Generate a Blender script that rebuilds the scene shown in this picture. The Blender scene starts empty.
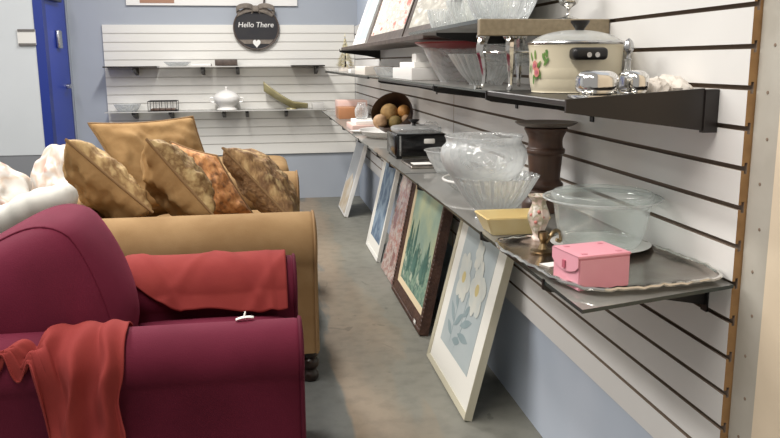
import bpy, bmesh, math, random
from mathutils import Vector, Matrix, noise
random.seed(7)
PI = math.pi
scene = bpy.context.scene
COL = scene.collection

# ------------------------------------------------------------------ materials
def lin(c):
    r = []
    for v in c[:3]:
        v = v / 255.0
        r.append(v / 12.92 if v <= 0.04045 else ((v + 0.055) / 1.055) ** 2.4)
    return (r[0], r[1], r[2], 1.0)

def mat(name, col, rough=0.5, metal=0.0, col2=None, vscale=6.0, detail=4.0, lo=0.35, hi=0.65,
        bump=0.0, bscale=60.0, sheen=0.0, spec=0.5, stretch=None, emit=None):
    m = bpy.data.materials.new(name); m.use_nodes = True
    nt = m.node_tree; b = nt.nodes['Principled BSDF']
    b.inputs['Base Color'].default_value = lin(col)
    b.inputs['Roughness'].default_value = rough
    b.inputs['Metallic'].default_value = metal
    b.inputs['Specular IOR Level'].default_value = spec
    if sheen:
        b.inputs['Sheen Weight'].default_value = sheen
        b.inputs['Sheen Roughness'].default_value = 0.4
        b.inputs['Sheen Tint'].default_value = lin([min(255, c * 1.5 + 30) for c in col])
    tc = None
    if col2 is not None or bump:
        tc = nt.nodes.new('ShaderNodeTexCoord')
        src = tc.outputs['Object']
        if stretch:
            mp = nt.nodes.new('ShaderNodeMapping'); mp.inputs['Scale'].default_value = stretch
            nt.links.new(src, mp.inputs['Vector']); src = mp.outputs['Vector']
    if col2 is not None:
        n = nt.nodes.new('ShaderNodeTexNoise'); n.inputs['Scale'].default_value = vscale
        n.inputs['Detail'].default_value = detail
        r = nt.nodes.new('ShaderNodeValToRGB')
        cols = [col] + (list(col2) if isinstance(col2, list) else [col2])
        el = r.color_ramp.elements
        el[0].position = lo; el[0].color = lin(cols[0])
        el[1].position = hi; el[1].color = lin(cols[-1])
        for i, c in enumerate(cols[1:-1]):
            e = el.new(lo + (hi - lo) * (i + 1) / (len(cols) - 1)); e.color = lin(c)
        nt.links.new(src, n.inputs['Vector']); nt.links.new(n.outputs['Fac'], r.inputs['Fac'])
        nt.links.new(r.outputs['Color'], b.inputs['Base Color'])
    if bump:
        n2 = nt.nodes.new('ShaderNodeTexNoise'); n2.inputs['Scale'].default_value = bscale
        n2.inputs['Detail'].default_value = 3
        bp = nt.nodes.new('ShaderNodeBump'); bp.inputs['Strength'].default_value = bump
        bp.inputs['Distance'].default_value = 0.01
        nt.links.new(src, n2.inputs['Vector']); nt.links.new(n2.outputs['Fac'], bp.inputs['Height'])
        nt.links.new(bp.outputs['Normal'], b.inputs['Normal'])
    return m

def glass(name, tint=(235, 240, 240), haze=0.08, hazecol=(225, 230, 230), gloss=1.45, rough=0.04, bump=0.0, bscale=30):
    """thin walled glass: transparent + fresnel gloss + a little milky scatter"""
    m = bpy.data.materials.new(name); m.use_nodes = True
    nt = m.node_tree; nt.nodes.clear()
    out = nt.nodes.new('ShaderNodeOutputMaterial')
    tr = nt.nodes.new('ShaderNodeBsdfTransparent'); tr.inputs['Color'].default_value = lin(tint)
    df = nt.nodes.new('ShaderNodeBsdfDiffuse'); df.inputs['Color'].default_value = lin(hazecol)
    gl = nt.nodes.new('ShaderNodeBsdfGlossy'); gl.inputs['Roughness'].default_value = rough
    lw = nt.nodes.new('ShaderNodeLayerWeight'); lw.inputs['Blend'].default_value = 0.35
    mp = nt.nodes.new('ShaderNodeMapRange'); mp.inputs['To Min'].default_value = haze
    mp.inputs['To Max'].default_value = min(1, haze * 3 + 0.12)
    nt.links.new(lw.outputs['Facing'], mp.inputs['Value'])
    m1 = nt.nodes.new('ShaderNodeMixShader'); m2 = nt.nodes.new('ShaderNodeMixShader')
    pw = nt.nodes.new('ShaderNodeMath'); pw.operation = 'POWER'; pw.inputs[1].default_value = 3.2
    lw2 = nt.nodes.new('ShaderNodeLayerWeight'); lw2.inputs['Blend'].default_value = 0.5
    nt.links.new(lw2.outputs['Facing'], pw.inputs[0])
    fm = nt.nodes.new('ShaderNodeMapRange'); fm.inputs['To Min'].default_value = .04; fm.inputs['To Max'].default_value = .6
    nt.links.new(pw.outputs[0], fm.inputs['Value']); nt.links.new(fm.outputs['Result'], m2.inputs['Fac'])
    tl = nt.nodes.new('ShaderNodeBsdfTranslucent'); tl.inputs['Color'].default_value = lin(hazecol)
    md = nt.nodes.new('ShaderNodeMixShader'); md.inputs['Fac'].default_value = .5
    nt.links.new(df.outputs[0], md.inputs[1]); nt.links.new(tl.outputs[0], md.inputs[2])
    nt.links.new(mp.outputs['Result'], m1.inputs['Fac'])
    nt.links.new(tr.outputs[0], m1.inputs[1]); nt.links.new(md.outputs[0], m1.inputs[2])
    nt.links.new(m1.outputs[0], m2.inputs[1]); nt.links.new(gl.outputs[0], m2.inputs[2])
    nt.links.new(m2.outputs[0], out.inputs['Surface'])
    if bump:
        tc = nt.nodes.new('ShaderNodeTexCoord')
        n2 = nt.nodes.new('ShaderNodeTexVoronoi'); n2.inputs['Scale'].default_value = bscale
        bp = nt.nodes.new('ShaderNodeBump'); bp.inputs['Strength'].default_value = bump; bp.inputs['Distance'].default_value = 0.01
        nt.links.new(tc.outputs['Object'], n2.inputs['Vector']); nt.links.new(n2.outputs['Distance'], bp.inputs['Height'])
        nt.links.new(bp.outputs['Normal'], gl.inputs['Normal']); nt.links.new(bp.outputs['Normal'], lw2.inputs['Normal'])
        nt.links.new(bp.outputs['Normal'], lw.inputs['Normal'])
    return m

M = {}
M['wall_blue'] = mat('wall_blue', (188, 199, 214), 0.7, col2=(198, 207, 221), vscale=2.2)
M['wall_back'] = mat('wall_back', (162, 168, 177), 0.75, col2=(168, 174, 183), vscale=1.5)
M['wall_white'] = mat('wall_white', (186, 190, 193), 0.7, col2=(192, 196, 199), vscale=1.5)
M['wainscot'] = mat('wainscot', (120, 122, 126), 0.8)
M['cream'] = mat('cream', (222, 204, 178), 0.7, col2=(232, 215, 190), vscale=3, bump=0.15, bscale=20)
M['trim_grey'] = mat('trim_grey', (176, 170, 158), 0.6, col2=(188, 183, 172), vscale=10)
M['laminate'] = mat('laminate', (226, 224, 221), 0.38, col2=(232, 230, 227), vscale=2.0)
M['laminate_back'] = mat('laminate_back', (226, 224, 218), 0.5)
M['mdf'] = mat('mdf', (178, 138, 92), 0.85, col2=(160, 122, 80), vscale=30)
M['groove'] = mat('groove', (138, 120, 104), 0.85)
M['groove_back'] = mat('groove_back', (205, 202, 196), 0.7)
M['blue_door'] = mat('blue_door', (22, 56, 164), 0.4)
M['blue_frame'] = mat('blue_frame', (18, 42, 122), 0.45)
M['steel'] = mat('steel', (190, 190, 190), 0.25, 1.0)
M['silver'] = mat('silver', (228, 226, 222), 0.14, 1.0, bump=0.12, bscale=35)
M['tray_silver'] = mat('tray_silver', (196, 188, 180), 0.24, 1.0, col2=(160, 150, 142), vscale=9)
M['pewter'] = mat('pewter', (138, 128, 120), 0.45, .6)
M['brass'] = mat('brass', (136, 118, 90), 0.3, 1.0)
M['black'] = mat('black', (22, 20, 20), 0.4)
M['black_shelf'] = mat('black_shelf', (32, 28, 27), 0.35, col2=(40, 34, 32), vscale=8)
M['black_gloss'] = mat('black_gloss', (15, 15, 17), 0.15)
M['brown_shelf'] = mat('brown_shelf', (136, 122, 98), 0.35, col2=(150, 136, 112), vscale=14, stretch=(6, 1, 6))
M['dark_wood'] = mat('dark_wood', (84, 62, 52), 0.35, col2=(98, 74, 62), vscale=14, stretch=(4, 4, .6))
M['foot_wood'] = mat('foot_wood', (38, 24, 18), 0.35)
M['burgundy'] = mat('burgundy', (94, 26, 46), 0.8, col2=(106, 32, 54), vscale=5, sheen=0.25, bump=0.08, bscale=300, spec=.2)
M['burgundy_piping'] = mat('burgundy_piping', (82, 22, 40), 0.8, sheen=.2, spec=.2)
M['red_cloth'] = mat('red_cloth', (144, 58, 54), 0.85, col2=(136, 52, 50), vscale=9, sheen=0.08, bump=0.1, bscale=400, spec=.2)
M['tan'] = mat('tan', (160, 130, 92), 0.85, col2=(142, 112, 76), vscale=6, detail=6, sheen=0.08, bump=0.08, bscale=200, spec=.2)
M['tan_piping'] = mat('tan_piping', (140, 110, 74), 0.85)
M['pillow_tan'] = mat('pillow_tan', (162, 130, 88), 0.85, col2=(146, 114, 74), vscale=9, detail=6, sheen=0.08, bump=0.25, bscale=40, spec=.2)
M['gold_stripe'] = mat('gold_stripe', (206, 180, 132), 0.6, col2=[(186, 156, 108), (140, 108, 70), (204, 176, 126)], vscale=13, detail=5, bump=0.5, bscale=50, spec=.3, stretch=(1, 1, .5))
M['olive_damask'] = mat('olive_damask', (198, 174, 126), 0.6, col2=[(176, 148, 102), (128, 98, 62), (190, 164, 116)], vscale=20, detail=4, lo=.3, hi=.7, bump=0.5, bscale=45, spec=.3)
M['orange_damask'] = mat('orange_damask', (196, 142, 90), 0.7, col2=[(182, 126, 78), (130, 92, 58)], vscale=36, detail=3, lo=.4, hi=.66, bump=0.4, bscale=50)
M['fur'] = mat('fur', (196, 166, 118), 0.75, col2=[(166, 132, 88), (116, 84, 54), (198, 170, 122)], vscale=18, detail=8, lo=.32, hi=.7, bump=0.9, bscale=60, stretch=(1, 1, .4))
M['fur_dark'] = mat('fur_dark', (150, 116, 78), 0.85, col2=[(116, 86, 56), (164, 130, 88)], vscale=16, detail=7, bump=0.9, bscale=60)
M['bag'] = mat('bag', (214, 210, 202), 0.35, col2=[(206, 186, 168), (216, 212, 206), (210, 170, 154)], vscale=7, detail=2, lo=.40, hi=.60, bump=0.3, bscale=14)
M['bag_green'] = mat('bag_green', (196, 208, 200), 0.35, col2=[(212, 210, 202), (188, 202, 194), (208, 184, 172)], vscale=7, detail=2, lo=.4, hi=.6, bump=0.3, bscale=14)
M['white_cloth'] = mat('white_cloth', (208, 206, 198), 0.8, col2=(192, 192, 184), vscale=4, bump=0.2, bscale=12)
M['floral_print'] = mat('floral_print', (228, 216, 206), 0.5, col2=[(220, 196, 184), (170, 164, 136), (230, 222, 214)], vscale=40)
M['paper'] = mat('paper', (240, 238, 232), 0.7)
M['white'] = mat('white', (232, 230, 226), 0.5)
M['offwhite'] = mat('offwhite', (222, 214, 204), 0.6)
M['ceramic'] = mat('ceramic', (236, 234, 230), 0.2)
M['ceramic_grey'] = mat('ceramic_grey', (206, 204, 200), 0.3)
M['cream_enamel'] = mat('cream_enamel', (226, 216, 190), 0.25)
M['yellow_dish'] = mat('yellow_dish', (240, 222, 172), 0.35, col2=(234, 212, 156), vscale=20)
M['pink'] = mat('pink', (232, 164, 178), 0.55, col2=(226, 156, 170), vscale=12)
M['pink_mid'] = mat('pink_mid', (214, 140, 154), 0.5)
M['pink_dark'] = mat('pink_dark', (190, 100, 118), 0.5)
M['green'] = mat('green', (70, 120, 60), 0.6, col2=(120, 150, 70), vscale=40)
M['petal_pink'] = mat('petal_pink', (206, 130, 120), 0.6)
M['red_plate'] = mat('red_plate', (150, 40, 44), 0.3)
M['wood_bowl'] = mat('wood_bowl', (70, 50, 38), 0.45, col2=(56, 38, 28), vscale=10)
M['rattan'] = mat('rattan', (186, 150, 98), 0.7, col2=(150, 116, 70), vscale=20, bump=0.5, bscale=40)
M['ball_orange'] = mat('ball_orange', (206, 150, 82), 0.6, col2=(180, 120, 60), vscale=25)
M['ball_olive'] = mat('ball_olive', (140, 118, 70), 0.7, col2=(112, 96, 52), vscale=22, bump=0.4, bscale=40)
M['ball_pale'] = mat('ball_pale', (184, 150, 116), 0.7, col2=(150, 118, 86), vscale=22, bump=0.4, bscale=40)
M['copper'] = mat('copper', (176, 122, 84), 0.4)
M['pink_box'] = mat('pink_box', (222, 190, 180), 0.6)
M['chalk'] = mat('chalk', (40, 40, 44), 0.75, col2=(48, 46, 48), vscale=8)
M['burlap'] = mat('burlap', (136, 126, 116), 0.9, col2=(108, 100, 92), vscale=20, bump=.4, bscale=80)
M['gold_tinsel'] = mat('gold_tinsel', (214, 204, 168), 0.4, 0.1)
M['leaf_dish'] = mat('leaf_dish', (176, 168, 128), 0.3, col2=(156, 146, 104), vscale=10)
M['kraft'] = mat('kraft', (170, 128, 104), 0.8)
M['frame_white'] = mat('frame_white', (228, 226, 220), 0.5)
M['frame_champagne'] = mat('frame_champagne', (196, 190, 168), 0.4)
M['frame_brown'] = mat('frame_brown', (84, 58, 46), 0.5, col2=(66, 44, 36), vscale=18, bump=.6, bscale=50)
M['liner_cream'] = mat('liner_cream', (222, 204, 170), 0.5)
M['frame_dark'] = mat('frame_dark', (70, 58, 52), 0.5, col2=(92, 80, 72), vscale=25)
M['mat_board'] = mat('mat_board', (234, 232, 224), 0.7)
M['art_grey_blue'] = mat('art_grey_blue', (170, 181, 184), 0.6, col2=(182, 191, 192), vscale=5)
M['art_petal'] = mat('art_petal', (214, 214, 204), 0.6, col2=(200, 205, 200), vscale=14)
M['art_centre'] = mat('art_centre', (206, 190, 136), 0.6)
M['art_leaf'] = mat('art_leaf', (136, 154, 158), 0.6, col2=(148, 164, 168), vscale=10)
M['art_sky'] = mat('art_sky', (186, 194, 158), 0.6, col2=[(158, 178, 158), (134, 160, 150)], vscale=4)
M['art_tree'] = mat('art_tree', (62, 100, 92), 0.6, col2=(86, 122, 110), vscale=14)
M['art_meadow'] = mat('art_meadow', (92, 130, 118), 0.6, col2=[(140, 164, 142), (68, 106, 98), (176, 188, 166)], vscale=16, detail=6)
M['art_blue'] = mat('art_blue', (112, 134, 158), 0.6, col2=[(144, 162, 178), (82, 104, 130), (180, 192, 200)], vscale=7, detail=6, lo=.3, hi=.7)
M['art_red'] = mat('art_red', (222, 200, 188), 0.5, col2=[(186, 100, 82), (222, 204, 194), (150, 66, 54)], vscale=8, detail=5, lo=.40, hi=.60)
M['art_beige'] = mat('art_beige', (222, 214, 200), 0.6, col2=[(202, 184, 156), (224, 220, 212)], vscale=4)
M['art_streak_red'] = mat('art_streak_red', (206, 120, 108), 0.6, col2=[(226, 214, 204), (188, 180, 168), (228, 226, 220)], vscale=5, lo=.36, hi=.6, stretch=(1, 3.5, .4))
M['art_streak_grey'] = mat('art_streak_grey', (228, 224, 216), 0.6, col2=[(200, 196, 184), (176, 172, 160), (232, 228, 222)], vscale=5, lo=.36, hi=.64, stretch=(1, 4, .4))
M['art_olive'] = mat('art_olive', (206, 206, 186), 0.6, col2=[(184, 184, 164), (220, 218, 206)], vscale=4)
M['banner_brown'] = mat('banner_brown', (166, 126, 104), 0.7)
M['table_grey'] = mat('table_grey', (96, 92, 90), 0.6)
M['glass'] = glass('glass', (252, 253, 253), 0.04, (245, 248, 248))
M['glass_milky'] = glass('glass_milky', (250, 251, 251), 0.20, (250, 252, 252), bump=0.6, bscale=40)
M['glass_rib'] = glass('glass_rib', (251, 252, 252), 0.17, (250, 252, 252))
M['glass_aqua'] = glass('glass_aqua', (250, 253, 252), 0.11, (246, 250, 249))
M['shelf_glass'] = glass('shelf_glass', (226, 226, 224), 0.22, (205, 204, 200), gloss=1.4)
M['shelf_edge'] = mat('shelf_edge', (54, 62, 60), 0.2)
M['wrap'] = glass('wrap', (248, 248, 248), 0.07, (240, 240, 240))

# floor: concrete with patchy old paint, and the sofa's shadow as a grey band
def floor_material():
    m = mat('floor_concrete', (124, 118, 108), 0.55)
    nt = m.node_tree; b = nt.nodes['Principled BSDF']
    tc = nt.nodes.new('ShaderNodeTexCoord')
    def ns(scale, detail, vec=None, dist=0.0):
        n = nt.nodes.new('ShaderNodeTexNoise'); n.inputs['Scale'].default_value = scale
        n.inputs['Detail'].default_value = detail; n.inputs['Distortion'].default_value = dist
        nt.links.new(vec or tc.outputs['Object'], n.inputs['Vector']); return n
    def ramp(src, stops):
        r = nt.nodes.new('ShaderNodeValToRGB'); el = r.color_ramp.elements
        el[0].position, el[0].color = stops[0][0], lin(stops[0][1])
        el[1].position, el[1].color = stops[-1][0], lin(stops[-1][1])
        for p, c in stops[1:-1]:
            e = el.new(p); e.color = lin(c)
        nt.links.new(src, r.inputs['Fac']); return r
    # bands across x, wobbling borders: sofa shadow painted in grey, then worn aisle lane
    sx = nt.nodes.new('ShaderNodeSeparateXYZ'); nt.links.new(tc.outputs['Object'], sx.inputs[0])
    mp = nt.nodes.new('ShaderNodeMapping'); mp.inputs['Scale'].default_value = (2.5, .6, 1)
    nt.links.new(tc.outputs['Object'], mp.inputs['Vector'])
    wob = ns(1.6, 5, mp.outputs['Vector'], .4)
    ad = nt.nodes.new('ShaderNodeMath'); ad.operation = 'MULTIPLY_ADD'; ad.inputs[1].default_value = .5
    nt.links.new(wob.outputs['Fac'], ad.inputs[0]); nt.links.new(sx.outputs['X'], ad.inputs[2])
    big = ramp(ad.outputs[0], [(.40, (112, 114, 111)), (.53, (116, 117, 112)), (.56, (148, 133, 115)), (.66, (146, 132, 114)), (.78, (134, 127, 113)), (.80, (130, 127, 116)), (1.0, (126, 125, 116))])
    fine = ramp(ns(14, 8).outputs['Fac'], [(.3, (225, 225, 225)), (.55, (255, 255, 255))])
    mx = nt.nodes.new('ShaderNodeMix'); mx.data_type = 'RGBA'; mx.blend_type = 'MULTIPLY'
    mx.inputs[0].default_value = 0.8
    nt.links.new(big.outputs['Color'], mx.inputs[6]); nt.links.new(fine.outputs['Color'], mx.inputs[7])
    sp = ramp(ns(7, 5, None, 1.0).outputs['Fac'], [(.66, (255, 255, 255)), (.7, (96, 88, 80))])
    mx2 = nt.nodes.new('ShaderNodeMix'); mx2.data_type = 'RGBA'; mx2.blend_type = 'MULTIPLY'; mx2.inputs[0].default_value = .35
    nt.links.new(mx.outputs[2], mx2.inputs[6]); nt.links.new(sp.outputs['Color'], mx2.inputs[7])
    nt.links.new(mx2.outputs[2], b.inputs['Base Color'])
    bp = nt.nodes.new('ShaderNodeBump'); bp.inputs['Strength'].default_value = .15; bp.inputs['Distance'].default_value = .01
    nt.links.new(ns(30, 6).outputs['Fac'], bp.inputs['Height']); nt.links.new(bp.outputs['Normal'], b.inputs['Normal'])
    return m
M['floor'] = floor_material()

# ------------------------------------------------------------------ mesh helpers
def box(bm, lo, hi, mi=0):
    vs = [bm.verts.new((x, y, z)) for z in (lo[2], hi[2]) for y in (lo[1], hi[1]) for x in (lo[0], hi[0])]
    for f in ((0, 2, 3, 1), (4, 5, 7, 6), (0, 1, 5, 4), (2, 6, 7, 3), (0, 4, 6, 2), (1, 3, 7, 5)):
        fc = bm.faces.new([vs[i] for i in f]); fc.material_index = mi
    return vs

def rbox(lo, hi, r=0.02, seg=3, bm=None):
    t = bmesh.new(); box(t, lo, hi)
    bmesh.ops.bevel(t, geom=list(t.edges), offset=r, segments=seg, profile=0.5, affect='EDGES')
    if bm is None: return t
    me = bpy.data.meshes.new('t'); t.to_mesh(me); t.free(); bm.from_mesh(me); bpy.data.meshes.remove(me)
    return bm

def soft_box(lo, hi, e=0.35, n=20, puff=(0, 0, 0)):
    """superellipsoid-ish cushion block"""
    bm = bmesh.new()
    bmesh.ops.create_cube(bm, size=2)
    bmesh.ops.subdivide_edges(bm, edges=list(bm.edges), cuts=n, use_grid_fill=True)
    c = [(a + b) / 2 for a, b in zip(lo, hi)]; h = [(b - a) / 2 for a, b in zip(lo, hi)]
    p = 2 / e
    for v in bm.verts:
        x, y, z = v.co
        L = (abs(x) ** p + abs(y) ** p + abs(z) ** p) ** (1 / p)
        x, y, z = x / L, y / L, z / L
        px = puff[0] * (1 - y * y) * (1 - z * z); py = puff[1] * (1 - x * x) * (1 - z * z); pz = puff[2] * (1 - x * x) * (1 - y * y)
        v.co = (c[0] + x * (h[0] + px), c[1] + y * (h[1] + py), c[2] + z * (h[2] + pz))
    return bm

def lathe(prof, n=40, c=(0, 0, 0), rib=None, sx=1, sy=1, bm=None, mi=0):
    """prof: list of (r,z). rib(theta, i)->radius factor"""
    bm = bm or bmesh.new()
    rings = []
    for i, (r, z) in enumerate(prof):
        if r < 1e-5:
            rings.append([bm.verts.new((c[0], c[1], c[2] + z))]); continue
        ring = []
        for k in range(n):
            a = 2 * PI * k / n
            f = rib(a, i) if rib else 1
            ring.append(bm.verts.new((c[0] + r * f * math.cos(a) * sx, c[1] + r * f * math.sin(a) * sy, c[2] + z)))
        rings.append(ring)
    for A, B in zip(rings, rings[1:]):
        for k in range(n):
            k2 = (k + 1) % n
            if len(A) == 1 and len(B) == 1: continue
            if len(A) == 1: f = bm.faces.new((A[0], B[k], B[k2]))
            elif len(B) == 1: f = bm.faces.new((A[k], B[0], A[k2]))
            else: f = bm.faces.new((A[k], A[k2], B[k2], B[k]))
            f.material_index = mi
    return bm

def tube(pts, r, n=8, bm=None, closed=False, caps=True, mi=0):
    bm = bm or bmesh.new()
    pts = [Vector(p) for p in pts]; N = len(pts)
    rr = r if hasattr(r, '__len__') else [r] * N
    rings = []; up = None
    for i, p in enumerate(pts):
        if closed: t = pts[(i + 1) % N] - pts[i - 1]
        else: t = pts[min(i + 1, N - 1)] - pts[max(i - 1, 0)]
        t.normalize()
        if up is None:
            up = Vector((0, 0, 1)) if abs(t.z) < .9 else Vector((1, 0, 0))
        up = (up - t * up.dot(t))
        if up.length < 1e-6: up = t.orthogonal()
        up.normalize(); s = t.cross(up)
        rings.append([bm.verts.new(p + (up * math.cos(2 * PI * k / n) + s * math.sin(2 * PI * k / n)) * rr[i]) for k in range(n)])
    for i in range(N if closed else N - 1):
        A, B = rings[i], rings[(i + 1) % N]
        for k in range(n):
            f = bm.faces.new((A[k], B[k], B[(k + 1) % n], A[(k + 1) % n])); f.material_index = mi
    if caps and not closed:
        bm.faces.new(rings[0]); bm.faces.new(list(reversed(rings[-1])))
    return bm

def prism(pts2, a0, a1, axis='x', bm=None, mi=0):
    """extrude a 2D polygon along an axis. axis x: pts are (y,z); y: (x,z); z: (x,y)"""
    bm = bm or bmesh.new()
    def P(p, a):
        return {'x': (a, p[0], p[1]), 'y': (p[0], a, p[1]), 'z': (p[0], p[1], a)}[axis]
    A = [bm.verts.new(P(p, a0)) for p in pts2]; B = [bm.verts.new(P(p, a1)) for p in pts2]
    n = len(pts2)
    fs = [bm.faces.new(A), bm.faces.new(list(reversed(B)))]
    for i in range(n):
        fs.append(bm.faces.new((A[i], B[i], B[(i + 1) % n], A[(i + 1) % n])))
    for f in fs: f.material_index = mi
    return bm

def grid(fn, nu, nv, bm=None, mi=0):
    bm = bm or bmesh.new()
    V = [[bm.verts.new(fn(i / nu, j / nv)) for j in range(nv + 1)] for i in range(nu + 1)]
    for i in range(nu):
        for j in range(nv):
            f = bm.faces.new((V[i][j], V[i + 1][j], V[i + 1][j + 1], V[i][j + 1])); f.material_index = mi
    return bm

def spline(pts, n=8):
    """Catmull-Rom through pts (any dimension)"""
    P = [pts[0]] + list(pts) + [pts[-1]]; out = []
    for i in range(1, len(P) - 2):
        for k in range(n):
            t = k / n
            out.append(tuple(.5 * (2 * b + (c - a) * t + (2 * a - 5 * b + 4 * c - d) * t * t + (3 * b - a - 3 * c + d) * t ** 3)
                             for a, b, c, d in zip(P[i - 1], P[i], P[i + 1], P[i + 2])))
    out.append(tuple(pts[-1])); return out

def emit(name, bm, m, parent=None, smooth=True, origin=None, solid=0.0, sub=0, angle=40):
    """link a bmesh as one mesh object. World coordinates in; origin moves to the parent's place or to `origin`."""
    bmesh.ops.recalc_face_normals(bm, faces=list(bm.faces))
    o_ = Vector((0, 0, 0))
    if parent is not None:
        p = parent
        while p is not None:
            o_ = o_ + p.location; p = p.parent
    elif origin is not None: o_ = Vector(origin)
    if parent is None or not parent.get('_local'):
        for v in bm.verts: v.co -= o_
    me = bpy.data.meshes.new(name); bm.to_mesh(me); bm.free()
    for k in (m if isinstance(m, (list, tuple)) else [m]): me.materials.append(M[k] if isinstance(k, str) else k)
    if smooth:
        me.polygons.foreach_set('use_smooth', [True] * len(me.polygons))
        try: me.set_sharp_from_angle(angle=math.radians(angle))
        except Exception: pass
    ob = bpy.data.objects.new(name, me); COL.objects.link(ob)
    if parent is not None:
        ob.parent = parent
        if parent.get('_local'): ob['_local'] = 1
    elif origin is not None: ob.location = origin
    if solid:
        s = ob.modifiers.new('Solidify', 'SOLIDIFY'); s.thickness = solid; s.offset = 0
    if sub:
        s = ob.modifiers.new('Subdivision', 'SUBSURF'); s.levels = sub; s.render_levels = sub
    return ob

def tag(o, label, cat, group=None):
    o['label'] = label; o['category'] = cat
    if group: o['group'] = group
    return o

def thing(name, label, cat, loc, group=None, matrix=None):
    o = bpy.data.objects.new(name, None); COL.objects.link(o)
    o.empty_display_size = .05
    if matrix is not None:
        o.matrix_world = matrix; o['_local'] = 1
    else: o.location = loc
    return tag(o, label, cat, group)

def struct(name, bm, m, smooth=False):
    o = emit(name, bm, m, smooth=smooth); o['kind'] = 'structure'; return o

# ------------------------------------------------------------------ camera
CAMH = 1.295
f_px, pitch, roll, yaw = 795.085, 0.1955, -0.0063, 0.1598
cp, sp, cy, sy, cr, sr = math.cos(pitch), math.sin(pitch), math.cos(yaw), math.sin(yaw), math.cos(roll), math.sin(roll)
fw = Vector((sy * cp, cy * cp, -sp)); rt = Vector((cy, -sy, 0)); up = rt.cross(fw)
rt2 = rt * cr + up * sr; up2 = up * cr - rt * sr
cam = bpy.data.cameras.new('camera'); cam.sensor_width = 36; cam.lens = f_px / 780 * 36
cam.clip_start = .05
co = bpy.data.objects.new('camera', cam); COL.objects.link(co)
co.matrix_world = Matrix(((rt2.x, up2.x, -fw.x, 0), (rt2.y, up2.y, -fw.y, 0), (rt2.z, up2.z, -fw.z, CAMH), (0, 0, 0, 1)))
scene.camera = co

# ------------------------------------------------------------------ setting
W, D = 0.904, 7.644
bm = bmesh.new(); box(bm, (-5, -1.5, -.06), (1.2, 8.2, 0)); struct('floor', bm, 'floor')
bm = bmesh.new(); box(bm, (W + .03, 1.384, 0), (W + .12, D + .1, 2.9)); struct('wall_right', bm, 'wall_blue')
bm = bmesh.new(); box(bm, (W + .012, -1.5, 0), (W + .2, 1.30, 2.9)); struct('wall_right_front', bm, 'cream')
bm = bmesh.new(); rbox((W + .016, 1.302, 0), (W + .06, 1.3825, 2.9), .004, 2, bm)
for i in range(22):
    z = .30 + i * .085
    lathe([(.0, 0), (.0035, 0), (.003, .0012), (0, .0016)], 8, (0, 0, 0), bm=bm, mi=1)
    vs = bm.verts[-26:] if False else None
    bm.verts.ensure_lookup_table()
    for v in list(bm.verts)[-18:]:
        x, y, zz = v.co; v.co = (W + .016 - zz, 1.325 + y + (.02 if i % 2 else .01), z + x)
struct('trim_1', bm, ['trim_grey', 'groove'])
bm = bmesh.new(); box(bm, (-1.70, D + .019, 0), (W + .1, D + .12, 2.9)); struct('wall_back', bm, 'wall_back')
bm = bmesh.new(); box(bm, (-1.665, 6.80, 2.06), (-1.665 - .05, D + .019, 2.9)); box(bm, (-1.80, 7.615, 0), (-1.66, D + .019, 2.06))
struct('wall_left', bm, 'wall_back')
bm = bmesh.new(); box(bm, (-5, 6.80, .57), (-1.70, 6.92, 2.9)); box(bm, (-5, 6.805, 0), (-1.70, 6.92, .57), 1)
struct('wall_left_front', bm, ['wall_white', 'wainscot'])

# door in the side wall, seen edge on
dr = bmesh.new(); box(dr, (-1.70, 6.90, .02), (-1.664, 7.56, 2.0))
door = emit('door_1', dr, 'blue_door', smooth=False, origin=(-1.70, 7.2, .02)); door['kind'] = 'structure'
fb = bmesh.new()
box(fb, (-1.73, 6.795, 0), (-1.66, 6.90, 2.06)); box(fb, (-1.73, 7.56, 0), (-1.668, 7.62, 2.06)); box(fb, (-1.73, 6.795, 2.0), (-1.655, 7.62, 2.06))
emit('door_frame', fb, 'blue_frame', door, smooth=False)
lk = rbox((-1.664, 7.16, 1.42), (-1.632, 7.27, 1.57), .01); emit('keypad_lock', lk, 'steel', door)
hb = bmesh.new(); tube([(-1.664, 7.42, 1.10), (-1.63, 7.42, 1.10)], .022, 14, hb); tube([(-1.63, 7.42, 1.10), (-1.62, 7.36, 1.10), (-1.62, 7.28, 1.095)], .011, 10, hb)
emit('door_handle', hb, 'steel', door)
cb = bmesh.new(); rbox((-1.664, 6.85, 1.80), (-1.62, 7.3, 1.86), .006, 2, cb); emit('door_closer', cb, 'black', door)

# slatwall panels: one extruded profile each, with T slots
def slat_profile(z0, z1, slots, op=.0095, d1=.006, cav=.022, d2=.012, th=.024):
    """(depth, z) outline; depth 0 is the front face"""
    pts = [(th, z1), (th, z0), (0, z0)]
    for z in sorted(slots):
        a, b = z - op / 2, z + op / 2
        pts += [(0, a), (d1, a), (d1, z - cav / 2), (d2, z - cav / 2), (d2, z + cav / 2), (d1, z + cav / 2), (d1, b), (0, b)]
    pts.append((0, z1)); return pts
def slat_panel(name, label, prof, a0, a1, wall, mats, group):
    bm = bmesh.new()
    if wall == 'right': prism([(W + d, z) for d, z in prof], a0, a1, 'y', bm)
    else: prism([(D + d - .006, z) for d, z in prof], a0, a1, 'x', bm)
    bm.faces.ensure_lookup_table(); bmesh.ops.recalc_face_normals(bm, faces=list(bm.faces))
    for f in bm.faces:
        c = f.calc_center_median(); n = f.normal
        if wall == 'right':
            front = n.x < -.9 and abs(c.x - W) < 1e-4; end = abs(n.y) > .9
        else:
            front = n.y < -.9 and abs(c.y - (D - .006)) < 1e-4; end = abs(n.x) > .9
        f.material_index = 0 if front else (2 if end else 1)
    o = emit(name, bm, mats, smooth=False, origin=((W, (a0 + a1) / 2, .404) if wall == 'right' else ((a0 + a1) / 2, D, .44)))
    return tag(o, label, 'wall panel', group)
zs_r = [1.3948 - .0762 * k for k in range(-2, 13)]
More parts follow.
